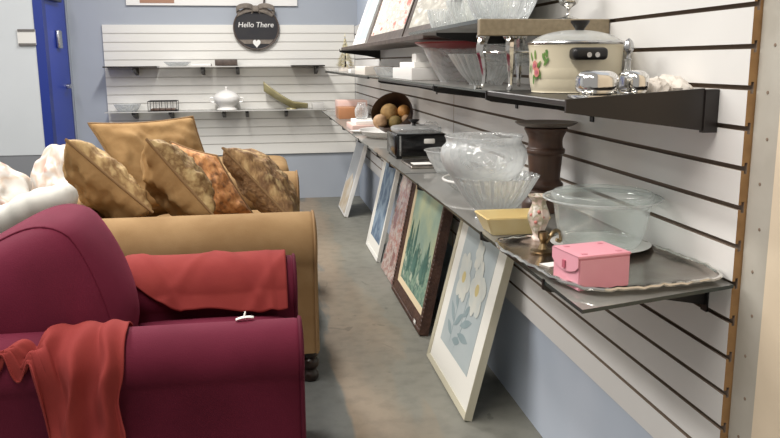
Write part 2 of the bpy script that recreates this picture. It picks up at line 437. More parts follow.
pr = slat_profile(.404, 1.6234, zs_r)
G = 'white slatwall panels on the right wall'
slat_panel('slatwall_panel', 'white slatwall panel at the near end, its brown cut edge beside the cream wall', pr, 1.383, 3.690, 'right', ['laminate', 'groove', 'mdf'], G)
slat_panel('slatwall_panel', 'middle white slatwall panel of the right wall, behind the black slow cooker', pr, 3.696, 6.0, 'right', ['laminate', 'groove', 'mdf'], G)
slat_panel('slatwall_panel', 'far white slatwall panel of the right wall, running into the back corner', pr, 6.005, D - .008, 'right', ['laminate', 'groove', 'mdf'], G)
zs_b = [1.635 - .0782 * k for k in range(1, 15)]
slat_panel('slatwall_panel', 'wide white slatwall panel on the blue back wall behind the round black sign',
           slat_profile(.438, 1.635, zs_b, op=.010, d1=.003, cav=.016, d2=.006), -1.372, W - .003, 'back', ['laminate_back', 'groove_back', 'laminate_back'], 'slatwall on the back wall')

# white banner above the back panel
t = thing('wall_banner', 'long white banner board high on the back wall with a brown patch', 'banner', (-.39, D, 1.805))
bm = bmesh.new(); box(bm, (-1.15, D - .008, 1.805), (.375, D + .017, 2.25)); emit('board', bm, 'white', t, smooth=False)
bm = bmesh.new(); box(bm, (-1.03, D - .012, 1.825), (-.73, D - .0085, 2.12)); emit('brown_patch', bm, 'banner_brown', t, smooth=False)
# plaque on white wall
t = thing('wall_plaque', 'small grey plaque with two dark strips on the white wall left of the blue door', 'plaque', (-1.79, 6.80, 1.43))
bm = bmesh.new(); box(bm, (-1.86, 6.788, 1.44), (-1.725, 6.80, 1.56)); emit('plate', bm, 'ceramic_grey', t, smooth=False)
for z in (1.545, 1.437):
    bm = bmesh.new(); box(bm, (-1.855, 6.782, z), (-1.727, 6.799, z + .017)); emit('strip', bm, 'table_grey', t, smooth=False)

# ------------------------------------------------------------------ shelves and brackets
ZS = 0.862
def glass_shelf(y0, y1, label, group, x0=.55, z=ZS, th=.007, skew=0, rail=None):
    t = thing('glass_shelf', label, 'shelf', ((x0 + W) / 2, (y0 + y1) / 2, z - th), group)
    bm = prism([(x0, y0), (W - .001, y0 + skew), (W - .001, y1), (x0, y1)], z - th, z, 'z'); emit('pane', bm, 'shelf_glass', t, smooth=False)
    e = prism([(x0 - .0015, y0 - .0015), (x0 - .0015, y1), (x0, y1), (x0, y0), (W - .001, y0 + skew), (W - .001, y0 + skew - .0015)], z - th, z, 'z')
    emit('polished_edge', e, 'shelf_edge', t, smooth=False)
    if rail: emit('front_rail', rbox((x0 - .004, y0, z - th - rail), (x0 + .008, y1, z - th - .0003), .001, 1), 'black_shelf', t, smooth=False)
G = 'glass shelves of the lower row'
glass_shelf(1.277, 3.05, 'lower glass shelf nearest the camera, under the silver tray and glass bowls', G, skew=.1)
glass_shelf(3.06, 4.82, 'lower glass shelf in the middle, under the black slow cooker', G)
glass_shelf(4.83, 7.25, 'lower glass shelf at the far end, under the pink boxes by the corner', G)
def bracket(y, z, label, group, depth=.352, name='shelf_bracket'):
    """black knife bracket: tapering blade with an upturned tip and a hook plate in the slot"""
    bm = bmesh.new()
    xw = W - .0005
    pts = [(xw, z - .062), (xw - depth * .35, z - .04), (xw - depth + .01, z - .016), (xw - depth - .006, z - .010), (xw - depth - .006, z + .011), (xw - depth - .002, z + .011), (xw - depth - .002, z), (xw, z)]
    prism(pts, y - .004, y + .004, 'y', bm)
    box(bm, (xw - .004, y - .011, z - .075), (xw + .0, y + .011, z + .012))
    o = emit(name, bm, 'black', smooth=False, origin=(W, y, z - .06)); tag(o, label, 'bracket', group)
G = 'black brackets under the lower glass shelves'
lows = ['under the front of the silver tray', 'under the yellow dish', 'under the white rimmed glass plate', 'under the dull grey tray',
        'just behind the black slow cooker', 'between the slow cooker and the wooden bowl', 'under the wooden bowl and its platter', 'under the pink boxes', 'nearest the back corner']
for y, s in zip((1.47, 1.93, 2.77, 3.40, 3.78, 4.12, 4.52, 5.4, 6.4), lows):
    bracket(y, ZS - .0072, 'small black shelf bracket with upturned tip ' + s, G)

ZU = 1.217
def board(name, y0, y1, z, th, x0, m, label, group, cat='shelf'):
    bm = bmesh.new(); rbox((x0, y0, z - th), (W - .0015, y1, z), .002, 1, bm)
    return tag(emit(name, bm, m, smooth=False, origin=((x0 + W) / 2, (y0 + y1) / 2, z - th)), label, cat, group)
G = 'shelves of the upper row'
board('wooden_shelf', 1.49, 2.08, ZU, .013, .60, 'black_shelf', 'black upper shelf holding the cream crock pot and silver dishes', G)
glass_shelf(2.09, 2.74, 'upper glass shelf under the ribbed glass bowl', G, .60, ZU, .006)
glass_shelf(2.75, 4.05, 'black railed upper glass shelf holding the white boxes and red rimmed platter', G, .60, ZU, .006, rail=.010)
glass_shelf(4.06, 4.45, 'short upper glass shelf under the small white boxes', G, .60, ZU, .006)
glass_shelf(4.46, 7.35, 'far black railed upper glass shelf running to the corner under the gold tree', G, .60, ZU, .006, rail=.010)
# end bracket of the upper near shelf: a big plate
bm = bmesh.new()
prism([(W - .03, ZU - .062), (W - .03, ZU + .022), (.585, ZU + .004), (.585, ZU - .022)], 1.478, 1.486, 'y', bm)
box(bm, (W - .03, 1.474, ZU - .066), (W - .001, 1.490, ZU + .02))
tag(emit('shelf_bracket', bm, 'black_shelf', smooth=False, origin=(.75, 1.48, ZU - .06)), 'broad black end bracket below the silver dishes on the upper shelf', 'bracket', 'brackets of the upper row')
for y, s in ((2.085, 'at the joint under the silver stand'), (2.745, 'at the joint under the ribbed bowl'), (4.055, 'beside the short upper glass shelf')):
    bracket(y, ZU - .0135, 'black upper shelf bracket ' + s, 'brackets of the upper row', .3)
ZT = 1.400
G = 'shelves of the top row'
board('end_board', 2.0, 2.024, ZT - .0005, .042, .555, 'brown_shelf', 'brown end board of the top shelf directly above the cream crock pot', G, 'board')
glass_shelf(2.026, 3.0, 'pale glass top shelf carrying the white ribbed bowls', G, .56, ZT, .010)
board('wooden_shelf', 3.01, 6.05, ZT, .022, .615, 'frame_dark', 'long dark top shelf board holding the leaning pictures', G)
bracket(6.02, ZT - .0225, 'black top shelf bracket at the far end below the blue edged canvas', 'brackets of the top row', .3)
bracket(2.70, ZT - .0105, 'black top shelf bracket below the olive picture', 'brackets of the top row', .3)

# ------------------------------------------------------------------ leaning pictures
def leaning(name, label, y0, y1, h, xback, ztop_wall, z0=0.0, group=None, cat='picture'):
    """root with local x to the viewer's right (towards -Y), y up the slope, z out of the face; its top back edge rests on x = ztop_wall"""
    s = (ztop_wall - xback) / h; c = math.sqrt(1 - s * s)
    ex, ey, ez = Vector((0, -1, 0)), Vector((s, 0, c)), Vector((-c, 0, s))
    o = Vector((xback, (y0 + y1) / 2, z0))
    mx = Matrix(((ex.x, ey.x, ez.x, o.x), (ex.y, ey.y, ez.y, o.y), (ex.z, ey.z, ez.z, o.z), (0, 0, 0, 1)))
    return thing(name, label, cat, None, group, mx), (y1 - y0)
def frame_bm(w, h, fwid, d, bev=.004):
    """four mitred rails, local coords x in +-w/2, y 0..h, z 0..d"""
    bm = bmesh.new()
    O = [(-w / 2, 0), (w / 2, 0), (w / 2, h), (-w / 2, h)]; I = [(-w / 2 + fwid, fwid), (w / 2 - fwid, fwid), (w / 2 - fwid, h - fwid), (-w / 2 + fwid, h - fwid)]
    for i in range(4):
        j = (i + 1) % 4
        v = [bm.verts.new((p[0], p[1], z)) for z in (0, d) for p in (O[i], O[j])] + [bm.verts.new((p[0], p[1], z)) for z in (0, d * .8) for p in (I[i], I[j])]
        for f in ((0, 1, 3, 2), (2, 3, 7, 6), (6, 7, 5, 4), (4, 5, 1, 0)): bm.faces.new([v[k] for k in f])
    bmesh.ops.remove_doubles(bm, verts=list(bm.verts), dist=1e-5)
    return bm
def flat(w, h, x0, y0, z, th=.003, mi=0, bm=None):
    bm = bm or bmesh.new(); box(bm, (x0, y0, z - th), (x0 + w, y0 + h, z), mi); return bm
def blob(bm, pts, z, mi):
    f = bm.faces.new([bm.verts.new((x, y, z)) for x, y in pts]); f.material_index = mi
def petal_flower(bm, cx, cy, R, z, mi, mc, n=7, sq=1.0, seed=0):
    rnd = random.Random(seed)
    for k in range(n):
        a = 2 * PI * k / n + rnd.uniform(-.2, .2); pts = []
        rr = R * rnd.uniform(.8, 1.1)
        for i in range(12):
            t = 2 * PI * i / 12
            lx = rr * .55 + rr * .5 * math.cos(t); ly = rr * .36 * math.sin(t)
            pts.append((cx + (lx * math.cos(a) - ly * math.sin(a)), cy + (lx * math.sin(a) + ly * math.cos(a)) * sq))
        blob(bm, pts, z + .00003 * k, mi)
    blob(bm, [(cx + R * .26 * math.cos(2 * PI * i / 14), cy + R * .26 * math.sin(2 * PI * i / 14)) for i in range(14)], z + .0004, mc)
def leaf(bm, x0, y0, x1, y1, wd, z, mi):
    d = Vector((x1 - x0, y1 - y0)); L = d.length; d.normalize(); n = Vector((-d.y, d.x)); pts = []
    for i in range(7): t = i / 6; pts.append((x0 + d.x * L * t + n.x * wd * math.sin(PI * t), y0 + d.y * L * t + n.y * wd * math.sin(PI * t)))
    for i in range(5, 0, -1): t = i / 6; pts.append((x0 + d.x * L * t - n.x * wd * math.sin(PI * t), y0 + d.y * L * t - n.y * wd * math.sin(PI * t)))
    blob(bm, pts, z, mi)

G = 'pictures leaning on the floor under the shelf'
# 5: white flowers, champagne frame
t, w = leaning('framed_picture', 'pale framed flower picture with white mat, leaning nearest the camera on the floor', 2.63, 3.30, .76, .722, W - .001, group=G)
h = .76
emit('frame', frame_bm(w, h, .020, .03), 'frame_champagne', t, smooth=False)
emit('mat_board', flat(w - .036, h - .036, -w / 2 + .018, .018, .021, .018), 'mat_board', t, smooth=False)
aw, ah = w - .23, h - .25; ax, ay = -aw / 2, .125
a = flat(aw, ah, ax, ay, .0225, .002)
z = .0232
for (u, v, R, s) in ((.26, .60, .095, 1), (.72, .60, .095, 2), (.55, .84, .055, 3)):
    petal_flower(a, ax + u * aw, ay + v * ah, R, z + .0006 * s, 1, 2 if R > .06 else 1, 8, 1.15, s)
for (x0, y0, x1, y1) in ((.28, .5, .30, .03), (.68, .5, .45, .03), (.54, .75, .5, .2)):
    leaf(a, ax + x0 * aw, ay + y0 * ah, ax + x1 * aw, ay + y1 * ah, .004, z - .0004, 3)
for (x0, y0, x1, y1) in ((.30, .22, .08, .36), (.30, .20, .52, .36), (.30, .12, .1, .2), (.48, .25, .8, .36), (.47, .18, .82, .2), (.36, .1, .6, .14), (.30, .34, .15, .48), (.52, .33, .66, .46)):
    leaf(a, ax + x0 * aw, ay + y0 * ah, ax + x1 * aw, ay + y1 * ah, .017, z, 3)
emit('artwork', a, ['art_grey_blue', 'art_petal', 'art_centre', 'art_leaf'], t, smooth=False)
# 4: green landscape, brown carved frame
t, w = leaning('framed_picture', 'green landscape painting in a wide dark brown carved frame, leaning under the shelf', 3.56, 4.38, .75, .755, W - .001, group=G)
h = .75
fr = emit('frame', frame_bm(w, h, .075, .045), 'frame_brown', t, smooth=False)
fb = bmesh.new()
for k in range(40):
    x = -w / 2 + .02 + k * (w - .04) / 39
    lathe([(0, -.006), (.010, -.003), (.012, .0), (.010, .003), (0, .006)], 8, (x, .012, .044), bm=fb)
    if k < 34: 
        for xx in (-w / 2 + .012, w / 2 - .012): lathe([(0, -.006), (.010, -.003), (.012, .0), (.010, .003), (0, .006)], 8, (xx, .02 + k * (h - .04) / 33, .044), bm=fb)
emit('carved_border', fb, 'frame_brown', fr)
lb = frame_bm(w - .14, h - .14, .034, .036)
for v in lb.verts: v.co.y += .07
emit('liner', lb, 'liner_cream', t, smooth=False)
aw, ah = w - .205, h - .205; ax, ay = -aw / 2, .1025
a = flat(aw, ah, ax, ay, .027, .004)
rnd = random.Random(4)
pts = [(ax, ay), (ax + aw, ay)] + [(ax + aw * (1 - i / 12), ay + ah * (.40 + .07 * math.sin(i * 1.3) + .04 * math.sin(i * 2.9))) for i in range(13)]
blob(a, pts, .0275, 2)
for i in range(15):
    u = rnd.uniform(.04, .9); hh = rnd.uniform(.18, .42) * (1.25 - u * .5); ww = rnd.uniform(.03, .055); b0 = rnd.uniform(.1, .36)
    cx = ax + u * aw; by = ay + b0 * ah; ht = hh * ah
    blob(a, [(cx - ww * aw * .4, by), (cx + ww * aw * .4, by), (cx + ww * aw * .8, by + ht * .3), (cx + ww * aw * .55, by + ht * .65), (cx, by + ht), (cx - ww * aw * .6, by + ht * .62), (cx - ww * aw * .85, by + ht * .28)], .028 + i * .0001, 1)
emit('artwork', a, ['art_sky', 'art_tree', 'art_meadow'], t, smooth=False)
bm = bmesh.new(); box(bm, (.26, .012, .046), (.30, .034, .0475)); emit('price_sticker', bm, 'paper', t, smooth=False)
# 3: red and white wrapped canvas
t, w = leaning('canvas_print', 'red and white abstract canvas in crinkled plastic wrap, narrow, beside the dark framed landscape', 4.42, 4.86, .62, .755, W - .001, group=G)
def cf(u, v):
    x = (u - .5) * w * (1 + .03 * math.sin(v * 17)); y = v * .62
    return (x, y, .03 + .007 * noise.noise(Vector((u * 9, v * 12, 3))) + .004 * noise.noise(Vector((u * 25, v * 25, 7))))
emit('artwork', grid(cf, 26, 34), 'art_red', t)
bm = bmesh.new(); box(bm, (-w / 2, 0, 0), (w / 2, .62, .018)); emit('stretcher', bm, 'white', t, smooth=False)
emit('plastic_wrap', grid(lambda u, v: tuple(a + b for a, b in zip(cf(u, v), (0, 0, .006 + .003 * noise.noise(Vector((u * 30, v * 30, 1))))) ), 26, 34), 'wrap', t)
# 2: blue misty picture, white frame
t, w = leaning('framed_picture', 'misty blue picture in a plain white frame, leaning behind the red and white canvas', 5.02, 5.56, .72, .742, W - .001, group=G)
h = .72
emit('frame', frame_bm(w, h, .022, .025), 'frame_white', t, smooth=False)
emit('mat_board', flat(w - .04, h - .04, -w / 2 + .02, .02, .017, .014), 'mat_board', t, smooth=False)
emit('artwork', flat(w - .15, h - .17, -w / 2 + .075, .095, .0185, .002), 'art_blue', t, smooth=False)
# 1: far white board
t, w = leaning('canvas_print', 'white canvas with a beige lower part, leaning farthest off near the back corner', 6.58, 7.08, .70, .70, W - .001, group=G)
bm = bmesh.new(); rbox((-w / 2, 0, 0), (w / 2, .70, .035), .003, 1, bm); emit('stretcher', bm, 'white', t, smooth=False)
a = flat(w - .06, .66, -w / 2 + .03, .02, .0365, .0012)
blob(a, [(-w / 2 + .03, .02), (w / 2 - .03, .02), (w / 2 - .03, .30), (.05, .36), (-.05, .30), (-w / 2 + .03, .24)], .0369, 1)
emit('artwork', a, ['wall_white', 'art_beige'], t, smooth=False)

# pictures on the top shelf
G = 'pictures leaning on the top shelf'
def top_pic(y0, y1, label, art, fmat, fwid, d=.02, h=.55, xb=.70):
    t, w = leaning('framed_picture', label, y0, y1, h, xb, W - .001, ZT, G)
    emit('frame', frame_bm(w, h, fwid, d), fmat, t, smooth=False)
    emit('artwork', flat(w - fwid * 1.6, h - fwid * 1.6, -w / 2 + fwid * .8, fwid * .8, d * .7, .01), art, t, smooth=False)
top_pic(5.20, 5.86, 'blue edged white picture at the far end of the top shelf', 'art_grey_blue', 'frame_white', .03, .035, .55, .71)
top_pic(3.86, 5.12, 'picture with red and grey streaks in a dark frame on the top shelf', 'art_streak_red', 'frame_dark', .05, .02, .6, .70)
top_pic(2.98, 3.82, 'whitish streaked picture in a dark frame, right of the red streaked one', 'art_streak_grey', 'frame_dark', .045, .02, .6, .70)
top_pic(2.30, 2.96, 'pale olive picture in a white frame behind the ribbed glass on top', 'art_olive', 'frame_white', .03, .02, .55, .74)

# ------------------------------------------------------------------ glass and dishes: helper
def bowl(name, label, cat, c, prof, m, n=48, rib=None, group=None, sx=1, sy=1, parent=None, solid=0):
    o = emit(name, lathe(prof, n, c, rib, sx, sy), m, parent, origin=c, solid=solid)
    return tag(o, label, cat, group) if parent is None else o

# --- near tray group
TX, TY, TZ = .715, 1.585, ZS + .0005
def tray_pt(a, r, hx=.172, hy=.232, rot=math.radians(7)):
    ca, sa = math.cos(a), math.sin(a); p = 5
    L = (abs(ca) ** p + abs(sa) ** p) ** (-1 / p)
    sc = 1 + .030 * abs(math.cos(7 * a)) * (r > .9) - .012 * (r > .9)
    x, y = hx * L * ca * r * sc, hy * L * sa * r * sc
    return (TX + x * math.cos(rot) - y * math.sin(rot), TY + x * math.sin(rot) + y * math.cos(rot))
t = thing('serving_tray', 'tarnished silver serving tray with scalloped rim on the near glass shelf', 'tray', (TX, TY, TZ))
bm = bmesh.new(); N = 96; rings = []
for r, z in ((0, .003), (.3, .003), (.6, .003), (.86, .003), (.91, .007), (.96, .013), (1.0, .014), (1.0, .011), (.95, .009), (.9, .003), (.86, 0), (.4, 0), (0, 0)):
    if r == 0: rings.append([bm.verts.new((TX, TY, TZ + z))]); continue
    rings.append([bm.verts.new((*tray_pt(2 * PI * k / N, r), TZ + z)) for k in range(N)])
for A, B in zip(rings, rings[1:]):
    for k in range(N):
        k2 = (k + 1) % N
        if len(A) == 1: bm.faces.new((A[0], B[k], B[k2]))
        elif len(B) == 1: bm.faces.new((A[k], A[k2], B[0]))
        else: bm.faces.new((A[k], A[k2], B[k2], B[k]))
emit('plate', bm, 'tray_silver', t)
bm = tube([(*tray_pt(2 * PI * k / N, 1.0), TZ + .0135 + .0015 * math.cos(2 * PI * k / N * 36)) for k in range(N)], .0045, 8, closed=True)
emit('beaded_rim', bm, 'silver', t)

# pink box with flap
def quad_box(bm, P0, e1, e2, z0, z1, mi=0, inset=0):
    P0 = Vector(P0); e1 = Vector(e1); e2 = Vector(e2)
    c = [P0, P0 + e1, P0 + e1 + e2, P0 + e2]; pts = [(p.x, p.y) for p in c]
    prism(pts, z0, z1, 'z', bm, mi)
P0, e1, e2 = Vector((.581, 1.372)), Vector((.112, .022)), Vector((-.014, .098))
zb = TZ + .0035
t = thing('jewellery_box', 'small pink box with a snap flap on the silver tray', 'box', (.625, 1.43, zb))
bm = bmesh.new(); quad_box(bm, P0, e1, e2, zb, zb + .062); bmesh.ops.bevel(bm, geom=list(bm.edges), offset=.002, segments=2, affect='EDGES'); emit('body', bm, 'pink', t)
bm = bmesh.new(); q = Vector((-.0015, -.0015)); quad_box(bm, P0 + q - Vector((.002, 0)), e1 + Vector((.005, 0)), e2 + Vector((0, .003)), zb + .0622, zb + .0675)
bmesh.ops.bevel(bm, geom=list(bm.edges), offset=.0015, segments=2, affect='EDGES')
lid = emit('lid', bm, 'pink', t)
u = e2.normalized(); n_ = Vector((-e1.normalized().x, -e1.normalized().y)); L = e2.length
bm = bmesh.new(); outl = [(0, .066), (0, .046)] + [(L * (i / 10), .042 - .012 * math.sin(PI * i / 10)) for i in range(1, 10)] + [(L, .046), (L, .066)]
A = [bm.verts.new((P0.x + u.x * s + n_.x * .0035, P0.y + u.y * s + n_.y * .0035, zb + zz)) for s, zz in outl]
B = [bm.verts.new((P0.x + u.x * s + n_.x * .0012, P0.y + u.y * s + n_.y * .0012, zb + zz)) for s, zz in outl]
bm.faces.new(A); bm.faces.new(list(reversed(B)))
for i in range(len(A)): bm.faces.new((A[i], A[(i + 1) % len(A)], B[(i + 1) % len(A)], B[i]))
emit('flap', bm, 'pink', lid, smooth=False)
bm = bmesh.new(); pc = P0 + u * L * .5 + n_ * .004
quad_box(bm, pc - u * .005, n_ * .0025, u * .010, zb + .036, zb + .051); emit('snap', bm, 'pink_dark', lid, smooth=False)
for s1, s2 in ((.12, .12), (.12, .80), (.80, .12), (.80, .80)):
    bm = bmesh.new(); quad_box(bm, P0 + e1 * s1 + e2 * s2, e1 * .1, e2 * .08, zb + .0676, zb + .0685); emit('corner_patch', bm, 'pink_mid', lid, smooth=False)

# price tag on tray
bm = bmesh.new(); quad_box(bm, (.592, 1.555), (.045, .012), (-.012, .03), zb, zb + .0012)
tag(emit('price_tag', bm, 'paper', smooth=False, origin=(.6, 1.57, zb)), 'small white price tag lying on the silver tray left of the pink box', 'tag')
# plate + clear bowl
BC = (.768, 1.70, zb)
bowl('plate', 'white plate with silvery rim under the big clear bowl', 'plate', BC, [(0, .001), (.06, .001), (.075, .004), (.112, .013), (.114, .0145), (.111, .0145), (.074, .0065), (0, .0045)], 'ceramic_grey')
t = thing('glass_bowl', 'large clear glass bowl with wide flared rim behind the pink box', 'bowl', (BC[0], BC[1], zb + .006))
b0 = (BC[0], BC[1], zb + .006)
prof = spline([(.0, .0), (.06, .0), (.085, .006), (.097, .03), (.104, .065), (.108, .09), (.113, .103), (.132, .112), (.134, .1145), (.131, .1155), (.112, .107), (.104, .095), (.100, .065), (.093, .03), (.08, .01), (.05, .004), (0, .004)], 4)
emit('body', lathe(prof, 64, b0), 'glass_aqua', t)
lp = spline([(.112, .109), (.116, .118), (.113, .126), (.108, .128), (.106, .122), (.109, .110)], 4)
emit('inner_rim', lathe(lp + [lp[0]], 64, b0), 'glass_aqua', t)
emit('rim_edge', tube([(b0[0] + .133 * math.cos(2 * PI * k / 64), b0[1] + .133 * math.sin(2 * PI * k / 64), b0[2] + .1145) for k in range(64)], .0022, 6, closed=True), 'glass_milky', t)
# yellow dish
t = thing('serving_dish', 'yellow rectangular ceramic dish left of the dark wooden pillar', 'dish', (.63, 1.92, ZS))
def tap(bm, x0, x1, y0, y1, z0, z1, fl, mi=0):
    A = [bm.verts.new(p) for p in ((x0 + fl, y0 + fl, z0), (x1 - fl, y0 + fl, z0), (x1 - fl, y1 - fl, z0), (x0 + fl, y1 - fl, z0))]
    B = [bm.verts.new(p) for p in ((x0, y0, z1), (x1, y0, z1), (x1, y1, z1), (x0, y1, z1))]
    return A, B
bm = bmesh.new()
A, B = tap(bm, .545, .715, 1.872, 2.0, ZS, ZS + .048, .022)
C_, Dd = tap(bm, .552, .708, 1.879, 1.993, ZS + .010, ZS + .048, .018)
bm.faces.new(list(reversed(A))); bm.faces.new(C_)
for i in range(4):
    j = (i + 1) % 4
    bm.faces.new((A[i], A[j], B[j], B[i])); bm.faces.new((C_[j], C_[i], Dd[i], Dd[j])); bm.faces.new((B[i], B[j], Dd[j], Dd[i]))
bmesh.ops.bevel(bm, geom=list(bm.edges), offset=.003, segments=2, affect='EDGES'); emit('body', bm, 'yellow_dish', t)
for x, y in ((.60, 1.93), (.635, 1.95), (.66, 1.935)): emit('stain', lathe([(0, 0), (.005, 0), (.006, .001), (0, .0015)], 8, (x, y, ZS + .0102)), 'dark_wood', t)
# brass candlestick with curled handle
t = thing('chamber_candlestick', 'little brass candlestick with a curled handle at the back of the tray', 'candlestick', (.635, 1.70, zb))
emit('base', lathe([(0, 0), (.026, 0), (.028, .004), (.012, .008), (.006, .02), (.009, .03), (.012, .034), (.012, .048), (.008, .048), (.008, .036), (0, .036)], 24, (.625, 1.69, zb)), 'brass', t)
emit('handle', tube(spline([(.632, 1.69, zb + .02), (.655, 1.70, zb + .045), (.672, 1.705, zb + .04), (.67, 1.70, zb + .022), (.66, 1.698, zb + .026)], 6), .0045, 8), 'brass', t)
# shell-like floral vase
t = thing('bud_vase', 'small white fluted vase with pink flowers beside the large clear bowl', 'vase', (.668, 1.80, zb))
vp = spline([(0, 0), (.016, 0), (.018, .006), (.012, .016), (.02, .04), (.026, .062), (.018, .085), (.016, .098), (.026, .112)], 4)
emit('body', lathe(vp, 32, (.655, 1.805, ZS + .004), rib=lambda a, i: 1 + .06 * math.cos(8 * a)), 'floral_print', t, solid=.002)
bm = bmesh.new()
for k, (a, z) in enumerate(((-2.2, .05), (-1.5, .062), (-2.7, .066), (-1.9, .075))):
    bmesh.ops.create_icosphere(bm, subdivisions=2, radius=.0045, matrix=Matrix.Translation((.655 + .024 * math.cos(a), 1.805 + .024 * math.sin(a), ZS + .004 + z)))
emit('flowers', bm, 'petal_pink', t)

# --- candle pillar
PX, PY = .812, 2.20
t = thing('candle_pillar', 'tall dark brown turned wooden pillar with a flat metal plate on top', 'candle holder', (PX, PY, ZS))
pp = spline([(0, 0), (.056, 0), (.064, .01), (.063, .028), (.054, .042), (.050, .046)], 4) + spline([(.056, .048), (.058, .056), (.055, .064), (.049, .068), (.054, .074), (.054, .082), (.049, .088), (.045, .10), (.048, .14), (.050, .165), (.056, .172), (.056, .182), (.050, .188), (.049, .21), (.055, .226), (.058, .232), (.058, .245), (0, .245)], 4)
emit('column', lathe(pp, 40, (PX, PY, ZS)), 'dark_wood', t)
tp = spline([(0, .0), (.05, .0), (.074, .004), (.088, .012), (.089, .014), (.086, .014), (.06, .009), (0, .007)], 4)
o = emit('top_plate', lathe(tp, 40, (PX, PY, ZS + .2455)), 'pewter', t)
# --- stacked glass bowls
GX, GY = .632, 2.10
def ribs(n, a): return lambda th, i: 1 + a * (2 * abs(math.cos(n * th / 2)) - 1)
lowp = spline([(0, 0), (.045, 0), (.052, .004), (.046, .012), (.055, .03), (.085, .065), (.110, .108), (.118, .122), (.120, .124), (.117, .1245), (.106, .108), (.08, .066), (.05, .033), (0, .024)], 4)
bowl('glass_bowl', 'flared clear glass bowl with pressed ribs, beneath the bumpy glass bowl', 'bowl', (GX, GY, ZS), lowp, 'glass_rib', 192, ribs(24, .035))
upp = spline([(0, 0), (.05, 0), (.085, .014), (.108, .042), (.118, .070), (.115, .095), (.104, .108), (.103, .118), (.107, .127), (.104, .128), (.100, .118), (.111, .092), (.114, .068), (.104, .044), (.08, .018), (0, .006)], 4)
bowl('glass_bowl', 'round frosty glass bowl with bumpy sides stacked on the ribbed glass bowl', 'bowl', (GX - .032, GY + .004, ZS + .1055), upp, 'glass_milky', 64)
t = thing('shallow_bowl', 'shallow glass dish with a white rim behind the stacked bowls', 'dish', (.75, 2.60, ZS))
shp = spline([(0, 0), (.09, 0), (.11, .006), (.142, .036), (.148, .04), (.14, .04), (.105, .011), (0, .004)], 4)
emit('body', lathe(shp, 48, (.75, 2.60, ZS)), 'glass', t)
emit('white_rim', tube([(.75 + .145 * math.cos(2 * PI * k / 64), 2.60 + .145 * math.sin(2 * PI * k / 64), ZS + .04) for k in range(64)], .0045, 8, closed=True), 'ceramic', t)
bowl('glass_bowl', 'small plain glass bowl just right of the black slow cooker', 'bowl', (.735, 3.05, ZS), spline([(0, 0), (.05, 0), (.06, .01), (.088, .06), (.098, .085), (.105, .089), (.10, .09), (.085, .06), (.055, .014), (0, .006)], 4), 'glass_milky', 48)
bowl('glass_bowl', 'fluted cut glass bowl standing right of the ribbed bowl, left of the pillar', 'bowl', (.785, 2.335, ZS), spline([(0, 0), (.035, 0), (.04, .006), (.06, .04), (.078, .08), (.082, .085), (.076, .082), (.056, .042), (0, .01)], 4), 'glass_rib', 80, ribs(20, .03))
# dull grey tray + white card
bm = rbox((.60, 3.18, ZS), (.80, 3.42, ZS + .012), .005); tag(emit('serving_tray', bm, 'tray_silver', origin=(.7, 3.30, ZS)), 'dull grey flat tray in front of the black slow cooker', 'tray')
bm = bmesh.new(); box(bm, (.62, 3.22, ZS + .0122), (.70, 3.29, ZS + .0135)); tag(emit('price_tag', bm, 'paper', smooth=False, origin=(.66, 3.25, ZS + .0122)), 'white card lying on the dull grey flat tray', 'tag')
# slow cooker
t = thing('slow_cooker', 'black rectangular slow cooker with a white label and knobbed lid on the shelf', 'slow cooker', (.715, 3.62, ZS))
emit('body', rbox((.592, 3.52, ZS + .008), (.832, 3.76, ZS + .112), .012), 'black_gloss', t)
for xx in (.60, .80):
    bm = bmesh.new(); box(bm, (xx, 3.53, ZS), (xx + .025, 3.75, ZS + .009)); emit('foot_rail', bm, 'black', t, smooth=False)
bm = bmesh.new(); box(bm, (.612, 3.517, ZS + .015), (.620, 3.5205, ZS + .105)); emit('side_strip', bm, 'steel', t, smooth=False)
lid = emit('lid', soft_box((.60, 3.53, ZS + .108), (.824, 3.75, ZS + .142), .5, 10), 'glass_milky', t)
emit('knob', lathe([(0, 0), (.010, 0), (.008, .010), (.012, .016), (.026, .026), (.026, .030), (0, .031)], 24, (.70, 3.63, ZS + .1405)), 'black', lid)
emit('label_sticker', rbox((.725, 3.515, ZS + .068), (.775, 3.521, ZS + .09), .004, 2), 'paper', t)
# plastic wrapped pieces behind cooker
def lump(c, r, seed, amp=.25, sub=3, fl=-.6, freq=1.6):
    bm = bmesh.new(); bmesh.ops.create_icosphere(bm, subdivisions=sub, radius=1)
    for v in bm.verts:
        p = v.co.copy(); k = 1 + amp * noise.noise(p * freq + Vector((seed, seed * 2.3, 0))) + amp * .5 * noise.noise(p * freq * 2.5 + Vector((seed, 9, 0)))
        if p.z * k < fl: p.z = fl / k
        v.co = (c[0] + p.x * r[0] * k, c[1] + p.y * r[1] * k, c[2] + (p.z * k - fl) * r[2])
    return bm
tag(emit('plastic_bag', lump((.84, 3.95, ZS), (.058, .08, .085), 3, .3), 'wrap', origin=(.84, 3.95, ZS)), 'crumpled clear plastic bag behind the black slow cooker', 'bag')
